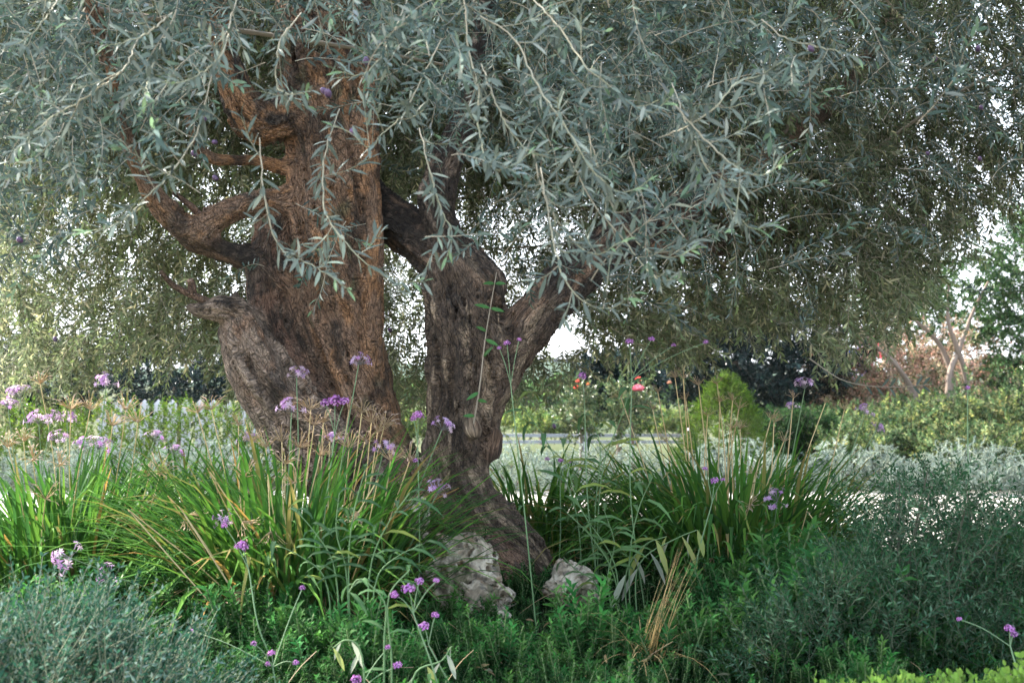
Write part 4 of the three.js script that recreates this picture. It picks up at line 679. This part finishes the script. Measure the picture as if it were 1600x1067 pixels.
// ------------------------------------------------------------------ low greenery and shrubs
function scatter(R, n, f) { const out = []; for (let k = 0; k < n * 6 && out.length < n; k++) { const e = f(R); if (e) out.push(e); } return out; }
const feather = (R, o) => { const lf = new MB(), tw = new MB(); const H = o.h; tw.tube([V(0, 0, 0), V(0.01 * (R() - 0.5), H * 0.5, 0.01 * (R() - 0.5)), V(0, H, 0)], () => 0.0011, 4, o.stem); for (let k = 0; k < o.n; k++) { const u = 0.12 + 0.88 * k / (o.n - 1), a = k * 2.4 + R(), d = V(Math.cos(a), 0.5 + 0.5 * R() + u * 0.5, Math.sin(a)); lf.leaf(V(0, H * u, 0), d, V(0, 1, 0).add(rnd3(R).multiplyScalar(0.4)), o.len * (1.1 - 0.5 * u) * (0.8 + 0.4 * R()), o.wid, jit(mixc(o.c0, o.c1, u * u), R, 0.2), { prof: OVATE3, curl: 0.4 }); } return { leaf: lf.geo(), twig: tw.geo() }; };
const upq = (R, tilt) => new THREE.Quaternion().setFromUnitVectors(V(0, 1, 0), V((R() - 0.5) * tilt, 1, (R() - 0.5) * tilt).normalize()).multiply(new THREE.Quaternion().setFromAxisAngle(V(0, 1, 0), R() * 6.28));
{
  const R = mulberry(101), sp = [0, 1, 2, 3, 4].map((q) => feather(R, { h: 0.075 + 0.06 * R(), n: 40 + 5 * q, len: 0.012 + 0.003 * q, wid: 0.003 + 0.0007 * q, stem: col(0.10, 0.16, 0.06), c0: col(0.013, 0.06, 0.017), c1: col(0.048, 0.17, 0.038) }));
  const cover = new THREE.Group(); cover.name = 'ground_cover'; cover.userData = { kind: 'stuff', label: 'low feathery green ground cover filling the front of the bed', category: 'ground cover' }; scene.add(cover); origin.set(cover, V(0, 0, 0));
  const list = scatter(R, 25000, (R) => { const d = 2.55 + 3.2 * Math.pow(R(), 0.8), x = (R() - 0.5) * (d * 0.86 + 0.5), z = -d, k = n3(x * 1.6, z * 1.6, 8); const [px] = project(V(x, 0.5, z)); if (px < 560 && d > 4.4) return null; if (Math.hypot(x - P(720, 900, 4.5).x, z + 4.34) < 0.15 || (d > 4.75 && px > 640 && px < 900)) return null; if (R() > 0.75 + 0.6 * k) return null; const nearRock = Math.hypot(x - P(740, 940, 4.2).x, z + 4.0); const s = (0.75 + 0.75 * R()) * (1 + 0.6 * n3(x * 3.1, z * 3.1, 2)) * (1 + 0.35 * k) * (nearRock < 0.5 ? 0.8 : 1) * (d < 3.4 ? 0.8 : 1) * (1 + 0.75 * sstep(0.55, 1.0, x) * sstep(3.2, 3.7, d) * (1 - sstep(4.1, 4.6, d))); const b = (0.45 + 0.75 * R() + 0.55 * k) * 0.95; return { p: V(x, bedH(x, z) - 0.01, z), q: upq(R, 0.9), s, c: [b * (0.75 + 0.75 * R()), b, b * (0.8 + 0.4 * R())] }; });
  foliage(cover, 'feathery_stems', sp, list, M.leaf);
  const dead = new MB(), fallen = new MB();    // straw bits and dropped olive leaves caught in the low plants
  for (let k = 0; k < 230; k++) { const e = list[Math.floor(R() * list.length)], a = R() * 6.28, q = e.p.clone().add(V(0, 0.03 + 0.07 * R(), 0)), d = V(Math.cos(a), 0.2 + 0.9 * R() * R(), Math.sin(a)).normalize(), L = 0.06 + 0.12 * R(); dead.tube(curve([q, q.clone().addScaledVector(d, L * 0.5).add(V(0, 0.01, 0)), q.clone().addScaledVector(d, L)], 5), () => 0.0009, 4, jit(col(0.36, 0.26, 0.15), R, 0.3)); }
  for (let k = 0; k < 420; k++) { const e = list[Math.floor(R() * list.length)], a = R() * 6.28; fallen.leaf(e.p.clone().add(V(0, 0.06 + 0.05 * R(), 0)), V(Math.cos(a), 0.5 * (R() - 0.5), Math.sin(a)), rnd3(R).add(V(0, 1, 0)), 0.045, 0.009, jit(R() < 0.5 ? col(0.26, 0.19, 0.10) : col(0.2, 0.21, 0.15), R, 0.3), { curl: 0.4 }); }
  dead.build('dry_stems', M.twig, cover, { kind: 'stuff' }); fallen.build('fallen_leaves', M.matte, cover, { kind: 'stuff' });
}
function shrub(name, label, cat, base, list, sprigs, mat, group) { const t = thing(name, label, cat, base, group); foliage(t, 'foliage', sprigs, list, mat); return t; }
function stems(t, base, tips, r, c, nm = 'stem') { for (const q of tips) { const b = new MB(), R = RF, mid = base.clone().lerp(q, 0.5).add(V((R() - 0.5) * 0.1, 0.04, (R() - 0.5) * 0.1)); b.tube(curve([base, mid, q], 10), (u) => mix(r, r * 0.35, u), 6, c); b.build(nm, M.twig, t); } }
{ // grey-green shrub, near, at the lower corner
  const R = mulberry(111), sp = [0, 1, 2, 3].map(() => makeSprig(R, { L: 0.16, n: 13, len: 0.018, wid: 0.0052, bend: 0.1, lift: 0.3, leafc: (R) => (R() < 0.35 ? col(0.13, 0.20, 0.16) : col(0.035, 0.095, 0.058)), twigc: col(0.2, 0.22, 0.14), tr: 0.0012, prof: OVATE3 }));
  const c = P(60, 1040, 2.75), base = V(c.x, bedH(c.x, c.z), c.z);
  const list = scatter(R, 1150, (R) => { const u = rnd3(R), r = Math.cbrt(R()), p = V(c.x - 0.08 + u.x * r * 0.46, base.y + 0.03 + Math.abs(u.y) * r * 0.26, c.z - 0.02 + u.z * r * 0.36); if (n3(p.x * 6, p.y * 6, p.z * 6) + 0.5 * n3(p.x * 14, p.y * 14, p.z * 14) < 0.02) return null; const h = (p.y - base.y) / 0.42; if (h > 1.05 - 0.9 * sstep(-0.2, 0.5, p.x - c.x)) return null; const dir = V(u.x * 0.7, 0.8, u.z * 0.7).add(rnd3(R).multiplyScalar(0.5)), b = 0.75 + 0.5 * R(); return { p, q: aim(dir, R), s: 0.8 + 0.5 * R(), c: [b, b, b] }; });
  const t = shrub('grey_leaved_shrub', 'soft grey-green small-leaved shrub in the lower corner before the sunlit clump', 'shrub', base, list, sp, M.matte); stems(t, base, [V(c.x - 0.2, base.y + 0.35, c.z), V(c.x, base.y + 0.4, c.z - 0.05), V(c.x + 0.2, base.y + 0.25, c.z)], 0.006, col(0.15, 0.12, 0.08));
}
{ // fine-leaved dark shrub at the right
  const R = mulberry(121), sp = [0, 1, 2, 3, 4].map(() => makeSprig(R, { L: 0.15, n: 11, len: 0.021, wid: 0.0052, bend: 0.05, lift: 0.15, leafc: (R) => (R() < 0.25 ? col(0.09, 0.16, 0.09) : col(0.026, 0.078, 0.032)), twigc: col(0.07, 0.09, 0.05), tr: 0.0011, prof: OVATE3, spread: 1 }));
  const c = P(1420, 960, 3.55), base = V(c.x, bedH(c.x, c.z), c.z), tips = [];
  const top = (x) => { const px = 800 + x / 3.6 * F; const T = [[1100, 1010], [1160, 960], [1220, 890], [1290, 850], [1340, 790], [1390, 720], [1480, 700], [1560, 730], [1640, 740], [1800, 800]]; for (let i = 0; i < T.length - 1; i++) if (px < T[i + 1][0]) return mix(T[i][1], T[i + 1][1], clamp((px - T[i][0]) / (T[i + 1][0] - T[i][0]), 0, 1)); return 820; };
  const list = scatter(R, 3600, (R) => { const d = 3.25 + 0.75 * R(), px = 1150 + 620 * R(), x = (px - 800) / F * d, tp = P(px, top((px - 800) / F * 3.6) + 26 + 18 * n3(px * 0.02, d, 3), d).y, h = tp - base.y; if (h < 0.05) return null; const u = R(), y = base.y + h * Math.pow(u, 0.85); const lum = n3(x * 3.2, y * 3.2, d * 2.5) * 0.6 + n3(x * 8, y * 8, d * 6) * 0.4, dens = (px > 1330 && u > 0.5 ? 0.26 : 0.45) + 0.75 * lum; if (R() > dens) return null; const dir = V((R() - 0.5) * 2.4, 0.9, (R() - 0.5) * 1.6), b = 0.75 + 0.55 * R(); return { p: V(x, y - 0.09, -d), q: aim(dir, R), s: 0.7 + 0.5 * R(), c: [b, b, b * (1 + 0.15 * R())] }; });
  for (let k = 0; k < 22; k++) { const px = 1200 + 420 * R(), d = 3.3 + 0.6 * R(); tips.push(P(px, top((px - 800) / F * 3.6) + 30 + 60 * R(), d)); }
  const t = shrub('fine_leaved_shrub', 'dark wispy shrub of fine grey-green twigs before the white path', 'shrub', base, list, sp, M.matte); stems(t, base, tips, 0.006, col(0.07, 0.075, 0.05));
}
{ // yellow-green shrub in the corner
  const R = mulberry(131), sp = [0, 1, 2, 3].map(() => makeSprig(R, { L: 0.10, n: 8, len: 0.019, wid: 0.0085, bend: 0, lift: 0.1, leafc: col(0.06, 0.16, 0.03), tipc: col(0.17, 0.30, 0.05), twigc: col(0.2, 0.25, 0.08), tr: 0.0014, prof: OVATE, spread: 0.7 }));
  const c = P(1560, 1075, 2.7), base = V(c.x, bedH(c.x, c.z), c.z);
  const list = scatter(R, 640, (R) => { const px = 1270 + 480 * R(), d = 2.45 + 0.5 * R(), tp = P(px, (px < 1400 ? 1084 : px < 1560 ? mix(1086, 1066, (px - 1400) / 160) : 1060) + 12 * n3(px * 0.03, 2, 1), d), y = tp.y - 0.07 - 0.2 * R() ** 1.5; if (y < base.y) return null; const b = 0.8 + 0.4 * R(); return { p: V(tp.x, y, -d), q: aim(V((R() - 0.5) * 0.7, 1, (R() - 0.5) * 0.7), R), s: 0.8 + 0.4 * R(), c: [b, b, b] }; });
  const t = shrub('yellow_green_shrub', 'bright yellow-green small-leaved shrub cut off by the bottom corner', 'shrub', base, list, sp, M.leaf); stems(t, base, [V(c.x, base.y + 0.2, c.z), V(c.x - 0.15, base.y + 0.15, c.z), V(c.x + 0.15, base.y + 0.2, c.z)], 0.005, col(0.15, 0.15, 0.07));
}

// ------------------------------------------------------------------ the garden beyond the path
const bushSprigs = (seed, o, n = 3) => { const R = mulberry(seed), a = []; for (let k = 0; k < n; k++) a.push(makeSprig(R, { L: 0.22, n: 8, len: 0.05, wid: 0.026, bend: 0.2, lift: 0.2, prof: OVATE3, tr: 0.003, ...o })); return a; };
const GND = (d) => 0;
function bush(name, label, cat, px, d, w, h, dep, n, sprigs, mat, seed, o = {}) {
  const c = P(px, 600, d), base = V(c.x, o.y ?? 0, c.z), R = mulberry(seed), t = thing(name, label, cat, base, o.group), y0 = o.clear ?? 0;
  const list = scatter(R, n, (R) => {
    const u = rnd3(R), r = Math.pow(R(), 0.22), q = o.shape === 'box' ? V((R() * 2 - 1), (R() * 2 - 1), (R() * 2 - 1)) : o.shape === 'cone' ? null : u.clone().multiplyScalar(r); let p;
    if (o.shape === 'cone') { const v = R(), a = R() * 6.283, rad = Math.pow(1 - v, 0.48) * (0.72 + 0.28 * R()) * (1 + 0.16 * n3(Math.cos(a) * 2.2, v * 4, Math.sin(a) * 2.2)); p = V(base.x + Math.cos(a) * rad * w, base.y + v * h, base.z + Math.sin(a) * rad * dep); u.set(Math.cos(a), 0.4, Math.sin(a)); }
    else { const k = 1 + 0.22 * n3(u.x * 1.7 + seed, u.y * 1.7, u.z * 1.7) * (o.lumpy ?? 1); p = V(base.x + q.x * w * k, base.y + y0 + (o.shape === 'box' ? (q.y * 0.5 + 0.5) * (h - y0) + 0.14 * n3(q.x * w * 2.2, q.z * 3, seed) : ((o.dome ? Math.abs(q.y) : q.y * 0.5 + 0.5)) * (h - y0) * k), base.z + q.z * dep * k); if (o.shape === 'box') u.set(q.x * 0.4, 0.8, q.z + 0.3); }
    if (p.y < 0.02) return null; const b = (0.6 + 0.5 * R()) * (1 + 0.45 * n3(p.x * 2.6 + seed, p.y * 2.6, p.z * 2.6)), cl = o.tints ? o.tints[Math.floor(R() * o.tints.length)] : [1, 1, 1]; return { p: p.addScaledVector(u, -0.1), q: aim(u.clone().multiplyScalar(0.8).add(rnd3(R).multiplyScalar(0.7)).add(V(0, 0.25, 0)), R), s: (o.s ?? 1) * (0.75 + 0.5 * R()), c: cl.map((x) => x * b) };
  });
  foliage(t, o.part ?? 'foliage', sprigs, list, mat, M.twig);
  if (o.trunk) { const b = new MB(), top = V(base.x + (o.lean ?? 0), base.y + y0 + (h - y0) * 0.45, base.z); b.tube(curve([base.clone().add(V(0, -0.03, 0)), base.clone().lerp(top, 0.5).add(V(0.03, 0, 0.02)), top], 10), (u) => mix(o.trunk, o.trunk * 0.7, u), 9, col(0.16, 0.11, 0.08), col(0.12, 0.085, 0.06), { bump: 0.12 }); b.build('trunk', M.twig, t); }
  else stems(t, base, [0, 1, 2].map((k) => V(base.x + (k - 1) * w * 0.4, base.y + h * 0.6, base.z)), 0.015, col(0.12, 0.09, 0.06));
  return t;
}
const S_DARK = bushSprigs(201, { leafc: (R) => (R() < 0.3 ? col(0.03, 0.055, 0.045) : col(0.012, 0.026, 0.024)), twigc: col(0.06, 0.05, 0.04), len: 0.075, wid: 0.036 });
const S_SILV = bushSprigs(202, { leafc: (R) => (R() < 0.5 ? col(0.26, 0.31, 0.27) : col(0.16, 0.21, 0.165)), twigc: col(0.3, 0.34, 0.26), len: 0.03, wid: 0.008, n: 13, L: 0.14 });
const S_BRI = bushSprigs(203, { leafc: (R) => (R() < 0.5 ? col(0.06, 0.13, 0.014) : col(0.115, 0.19, 0.02)), twigc: col(0.12, 0.14, 0.05), len: 0.04, wid: 0.02 });
const S_ROSE = bushSprigs(204, { leafc: (R) => (R() < 0.4 ? col(0.21, 0.25, 0.11) : col(0.075, 0.125, 0.05)), twigc: col(0.12, 0.1, 0.06) });
const S_RUST = bushSprigs(205, { leafc: (R) => (R() < 0.5 ? col(0.52, 0.34, 0.27) : R() < 0.6 ? col(0.46, 0.36, 0.25) : col(0.14, 0.15, 0.07)), twigc: col(0.2, 0.13, 0.08), len: 0.06, wid: 0.022 });
const S_GRN = bushSprigs(206, { leafc: (R) => (R() < 0.35 ? col(0.10, 0.17, 0.06) : col(0.04, 0.085, 0.03)), twigc: col(0.1, 0.08, 0.05), len: 0.07, wid: 0.03 });
// silver hedge, in mounds
[[-60, 15.0, 'far silver-grey clipped mound beside the picket fence end of the path'], [140, 15.1, 'silver-grey mound under the yellow-green hedge'], [320, 15.0, 'silver-grey mound just behind the big strap-leaved clump'], [800, 15.0, 'silver-grey mound behind the foot of the trunk with the knob'], [960, 15.1, 'silver-grey mound in front of the standard roses'], [1150, 15.0, 'silver-grey mound in front of the clipped cone'], [1340, 15.1, 'silver-grey mound where the rose bank meets the dark clipped hedge'], [1500, 14.8, 'silver-grey mound behind the wispy shrub along the path'], [1680, 14.6, 'last silver-grey mound along the path, cut by the picture edge']].forEach(([px, d, l], i) => bush('silver_hedge', l, 'silver shrub', px, d, 0.86, 0.5, 0.62, 620, S_SILV, M.matte, 300 + i, { dome: true, group: 'silver-grey mounds along the path', s: 1.1 }));
// left side
bush('yellow_green_hedge', 'sunlit yellow-green hedge in front of the white picket fence', 'hedge', 230, 16.4, 2.4, 0.97, 0.5, 1900, S_BRI, M.leaf, 320, { shape: 'box', tints: [[1, 1, 1], [1.3, 1.2, 1], [0.8, 0.9, 1]] });
bush('dark_tree', 'dark round-headed tree behind the picket fence', 'tree', 275, 20, 1.1, 2.2, 1.1, 900, S_DARK, M.glossy, 321, { clear: 0.55, trunk: 0.08, part: 'crown' });
bush('dark_tree', 'dark tree glimpsed through low olive leaves at the picture edge', 'tree', 60, 21, 1.2, 2.1, 1.1, 800, S_DARK, M.glossy, 322, { clear: 0.5, trunk: 0.08, part: 'crown' });
{ const a = P(160, 650, 18.2), b = P(420, 650, 18.2), t = thing('picket_fence', 'white picket fence behind the yellow-green hedge', 'fence', V((a.x + b.x) / 2, 0, a.z)), n = 13; for (let k = 0; k < n; k++) { const x = mix(a.x, b.x, k / (n - 1)), m = new MB(); m.box(x, 0.48, a.z, 0.13, 0.96, 0.022, col(0.46, 0.44, 0.47)); const z0 = a.z - 0.011, z1 = a.z + 0.011; const q = [m.v(x - 0.065, 0.96, z1, col(0.46, 0.44, 0.47)), m.v(x + 0.065, 0.96, z1, col(0.46, 0.44, 0.47)), m.v(x, 1.03, z1, col(0.46, 0.44, 0.47)), m.v(x - 0.065, 0.96, z0, col(0.46, 0.44, 0.47)), m.v(x + 0.065, 0.96, z0, col(0.46, 0.44, 0.47)), m.v(x, 1.03, z0, col(0.46, 0.44, 0.47))]; m.t(q[0], q[1], q[2]); m.t(q[4], q[3], q[5]); m.q(q[1], q[4], q[5], q[2]); m.q(q[3], q[0], q[2], q[5]); m.build('picket', M.paint, t); } for (const y of [0.3, 0.75]) { const m = new MB(); m.box((a.x + b.x) / 2, y, a.z - 0.028, b.x - a.x + 0.2, 0.07, 0.03, col(0.42, 0.40, 0.43)); m.build('rail', M.paint, t); } }
// centre
bush('clipped_cone', 'bright green clipped cone shrub before the dark round trees', 'topiary', 1134, 16.0, 0.80, 1.36, 0.75, 2900, S_BRI, M.leaf, 330, { shape: 'cone', s: 0.55, tints: [[0.6, 0.65, 0.8], [0.9, 0.95, 1], [1.1, 1.1, 1]] });
bush('clipped_hedge', 'low dark clipped hedge beside the clipped cone', 'hedge', 1245, 16.6, 0.5, 0.86, 0.4, 900, S_GRN, M.leaf, 331, { shape: 'box', s: 0.8, tints: [[0.55, 0.7, 0.6]] });
bush('round_dark_tree', 'large dark glossy tree with a low round crown over the clipped cone', 'tree', 1170, 20, 1.7, 2.7, 1.35, 2900, S_DARK, M.glossy, 332, { clear: 0.72, trunk: 0.1, part: 'crown', lean: -0.2 });
bush('round_dark_tree', 'smaller glossy-leaved dark tree above the coral roses', 'tree', 965, 18.5, 0.62, 1.75, 0.6, 700, S_DARK, M.glossy, 333, { clear: 0.72, trunk: 0.05, part: 'crown' });
function roseBush(label, px, d, flowers, w, h) {
  const t = bush('standard_rose', label, 'rose', px, d, w, h, w, 170, S_ROSE, M.glossy, 340 + Math.round(px), { clear: 0.55, trunk: 0.022 });
  for (const [x, y, s, c] of flowers) { const at = P(x, y, d - w * 0.9), f = new MB(); for (let ring = 0; ring < 4; ring++) { const n = 4 + ring * 2; for (let k = 0; k < n; k++) { const a = k / n * 6.283 + ring, open = 0.25 + ring * 0.34; f.leaf(at.clone().add(V(0, 0.005 * (4 - ring), 0)), V(Math.cos(a) * open, 1 - open * 0.72, Math.sin(a) * open + 0.35), V(0, 1, 0), s * (0.55 + ring * 0.13), s * 0.62, jit(c, RF, 0.12), { prof: OVATE, curl: -0.5, fold: -0.3 }); } } f.build('rose_flower', M.petal, t); }
}
roseBush('standard rose with a large pink bloom and pale leaves', 985, 15.9, [[997, 611, 0.11, col(0.62, 0.17, 0.23)], [998, 595, 0.06, col(0.7, 0.12, 0.1)], [1046, 600, 0.045, col(0.45, 0.24, 0.16)]], 0.34, 1.34);
roseBush('standard rose with small coral blooms against the light', 905, 16.1, [[901, 608, 0.06, col(0.6, 0.12, 0.09)], [903, 598, 0.05, col(0.55, 0.12, 0.09)], [919, 602, 0.035, col(0.55, 0.22, 0.1)]], 0.3, 1.32);
{ // pale railing
  const d = 20, t = thing('garden_railing', 'pale metal garden railing behind the standard roses', 'railing', V(P(980, 690, d).x, 0, P(980, 690, d).z)), c = col(0.32, 0.32, 0.35), z = P(980, 690, d).z;
  for (const px of [740, 912, 1084]) { const x = P(px, 690, d).x, m = new MB(); m.box(x, 0.26, z, 0.13, 0.52, 0.13, c); m.box(x, 0.54, z, 0.17, 0.04, 0.17, c); m.build('post', M.paint, t); }
  for (const y of [0.34, 0.44]) { const m = new MB(), x0 = P(740, 690, d).x, x1 = P(1084, 690, d).x; m.box((x0 + x1) / 2, y, z - 0.072, x1 - x0, 0.05, 0.03, c); m.build('rail', M.paint, t); }
}
// right side
[[1290, 17.5, 0.75, 0.85, 'green rose bush with yellow tones next to the dark clipped hedge'], [1375, 17.2, 0.9, 0.86, 'rose bush in the middle of the rose bank under the rust-leaved shrub'], [1480, 17.4, 0.95, 1.0, 'rose bush with pale young leaves under the pale-stemmed tree'], [1590, 17.0, 1.0, 1.3, 'dense green rose bush cut by the picture edge under the tall tree'], [1515, 15.9, 0.62, 0.7, 'low pale-leaved bush in front of the rose bank by the silver mounds'], [1330, 16.2, 0.5, 0.7, 'low yellowish bush in front of the rose bank beside the clipped hedge'], [1430, 18.4, 0.8, 1.0, 'taller thin bush at the back of the rose bank']].forEach(([px, d, w, h, l], i) => bush('rose_bush', l, 'rose bush', px, d, w, h, 0.8, 950, S_ROSE, M.leaf, 350 + i, { lumpy: 1.3, group: 'rose bushes in the bank beyond the path', tints: [[1, 1, 1], [1.5, 1.35, 1], [1.3, 1.35, 1.4], [0.6, 0.7, 0.7], [1.35, 1.1, 1.0]] }));
bush('rust_leaved_shrub', 'pinkish rust-leaved shrub behind the rose bank', 'shrub', 1440, 20, 1.75, 2.15, 1, 2300, S_RUST, M.leaf, 360, { tints: [[1, 1, 1], [1.15, 1, 1], [0.9, 1.1, 0.95]] });
bush('rust_leaved_shrub', 'lower pink-brown shrub beside the dark round tree', 'shrub', 1345, 20.5, 0.6, 1.5, 0.6, 500, S_RUST, M.leaf, 361, { tints: [[1.1, 1, 1], [1, 1, 1]] });
{ // flowers in red and blue far off
  for (const [l, nm, px, py, c, n] of [['patch of blue flowers far behind between the dark tree and the rust-leaved shrub', 'blue_flower_bush', 1326, 572, col(0.06, 0.14, 0.55), 90], ['patch of red flowers far behind at the edge of the rust-leaved shrub', 'red_flower_bush', 1350, 556, col(0.5, 0.07, 0.09), 26]]) {
    const b = P(px, py, 23), R = mulberry(n + px), t = thing(nm, l, 'flower bush', V(b.x, 0, b.z)), f = new MB(); for (let k = 0; k < n; k++) { const u = rnd3(R), q = V(b.x + u.x * 0.32, b.y + u.y * 0.3, b.z + u.z * 0.3); for (let j = 0; j < 4; j++) f.leaf(q, rnd3(R).add(V(0, 0.4, 0.3)), V(0, 1, 0.3), 0.09, 0.06, jit(c, R, 0.25), { prof: OVATE3 }); } f.build('blossoms', M.petal, t, { kind: 'stuff' }); stems(t, V(b.x, 0, b.z), [b.clone(), b.clone().add(V(0.2, 0.1, 0)), b.clone().add(V(-0.2, 0.1, 0))], 0.015, col(0.1, 0.12, 0.05));
  }
}
{ // small pale-stemmed tree
  const d = 18.6, base = P(1490, 610, d); base.y = 0; const t = thing('pale_stemmed_tree', 'slender pale-stemmed tree rising from the rose bank', 'tree', base), R = mulberry(370), pale = col(0.22, 0.165, 0.13), tips = [];
  const S = [[[1500, 760], [1490, 600], [1470, 540], [1430, 500], [1390, 470]], [[1510, 760], [1512, 600], [1495, 540], [1482, 500], [1484, 440]], [[1495, 760], [1484, 590], [1500, 545], [1520, 490], [1545, 440]], [[1470, 760], [1420, 600], [1390, 550], [1382, 510], [1370, 450]], [[1478, 760], [1425, 605], [1400, 570], [1360, 530], [1340, 500]]];
  S.forEach((q, i) => { const pts = q.map((a, k) => P(a[0], a[1], d + 0.15 * Math.sin(i * 2 + k))), b = new MB(); pts[0].y = 0; b.tube(curve(pts, 20), (u) => mix(0.055, 0.016, u) * (i > 2 ? 0.8 : 1), 8, pale, pale, { bump: 0.1 }); b.build('trunk', M.twig, t); tips.push(pts[pts.length - 1], pts[pts.length - 2]); });
  const list = scatter(R, 420, (R) => { const q = tips[Math.floor(R() * tips.length)], p = q.clone().add(rnd3(R).multiplyScalar(0.5 * R())).add(V(0, 0.3, 0)), b = 0.8 + 0.5 * R(); return { p, q: aim(rnd3(R).add(V(0, -0.2, 0)), R), s: 1, c: [b, b, b] }; }); foliage(t, 'crown', S_GRN, list, M.leaf);
}
bush('tall_evergreen_tree', 'tall green tree filling the picture edge above the rose bank', 'tree', 1640, 19, 1.05, 3.9, 1.0, 1900, S_GRN, M.glossy, 380, { clear: 0.6, trunk: 0.12, part: 'crown', tints: [[1, 1, 1], [1.3, 1.35, 1.2], [0.7, 0.9, 0.9]] });
bush('distant_tree', 'blue-green tree far behind the pale-stemmed tree', 'tree', 1425, 30, 1.2, 4.0, 1.2, 800, S_GRN, M.leaf, 381, { clear: 0.8, trunk: 0.12, part: 'crown', s: 1.4 });
// pale shrubs on the slope below the garden
[[866, 34, 1.5, 0.95, 'yellow-green shrub on the slope behind the pale railing, beside the coral rose'], [812, 40, 1.7, 1.1, 'soft green shrub on the slope seen past the trunk with the knob'], [630, 31, 1.4, 1.1, 'yellow-green shrub seen low in the gap between the two trunks'], [1040, 36, 1.5, 1.0, 'pale green shrub on the slope between the pink rose and the clipped cone']].forEach(([px, d, w, h, l], i) => bush('slope_shrub', l, 'shrub', px, d, w, h, 1.2, 520, S_ROSE, M.leaf, 430 + i, { y: -0.5 - 0.03 * (d - 31), dome: true, s: 1.7, tints: [[1.3, 1.3, 0.8], [1, 1.1, 0.8], [1.6, 1.4, 0.9]] }));
// far trees over the fields
[[845, 70, 2.6, 3.0], [905, 90, 3.4, 3.4], [640, 75, 2.6, 2.9], [1060, 80, 3.2, 3.2]].forEach(([px, d, w, h], i) => bush('field_tree', ['rounded tree in the hazy field seen between the trunk and the roses', 'wide tree in the haze behind the railing', 'far tree in the gap between the two trunks', 'far tree in the haze between the pink rose and the clipped cone'][i], 'tree', px, d, w, h, w, 420, S_GRN, M.leaf, 390 + i, { y: -2.6, clear: 0.3, trunk: 0.15, part: 'crown', s: 5, tints: [[1.2, 1.3, 1.3], [1.6, 1.6, 1.3]] }));
{ // low hills at the horizon
  const g = new MB(), R = mulberry(400); for (let k = 0; k <= 80; k++) { const x = -500 + 1000 * k / 80, h = 9 + 6 * n3(x * 0.006, 1, 1) + 2 * n3(x * 0.02, 4, 2); for (let j = 0; j <= 4; j++) g.v(x, -2 + (h + 2) * Math.sin(j / 4 * Math.PI / 2), -420 - 80 * j / 4 + 20 * n3(x * 0.01, j, 2), jit(col(0.05, 0.075, 0.045), R, 0.2)); }
  for (let k = 0; k < 80; k++) for (let j = 0; j < 4; j++) { const a = k * 5 + j; g.q(a, a + 5, a + 6, a + 1); }
  g.build('hills', new THREE.MeshPhysicalMaterial({ vertexColors: true, roughness: 1, specularIntensity: 0.05 }), null, { kind: 'structure' });
}

scene.fog = new THREE.FogExp2(new THREE.Color().setRGB(0.80, 0.87, 0.95), 0.0002);

renderer.render(scene, camera);
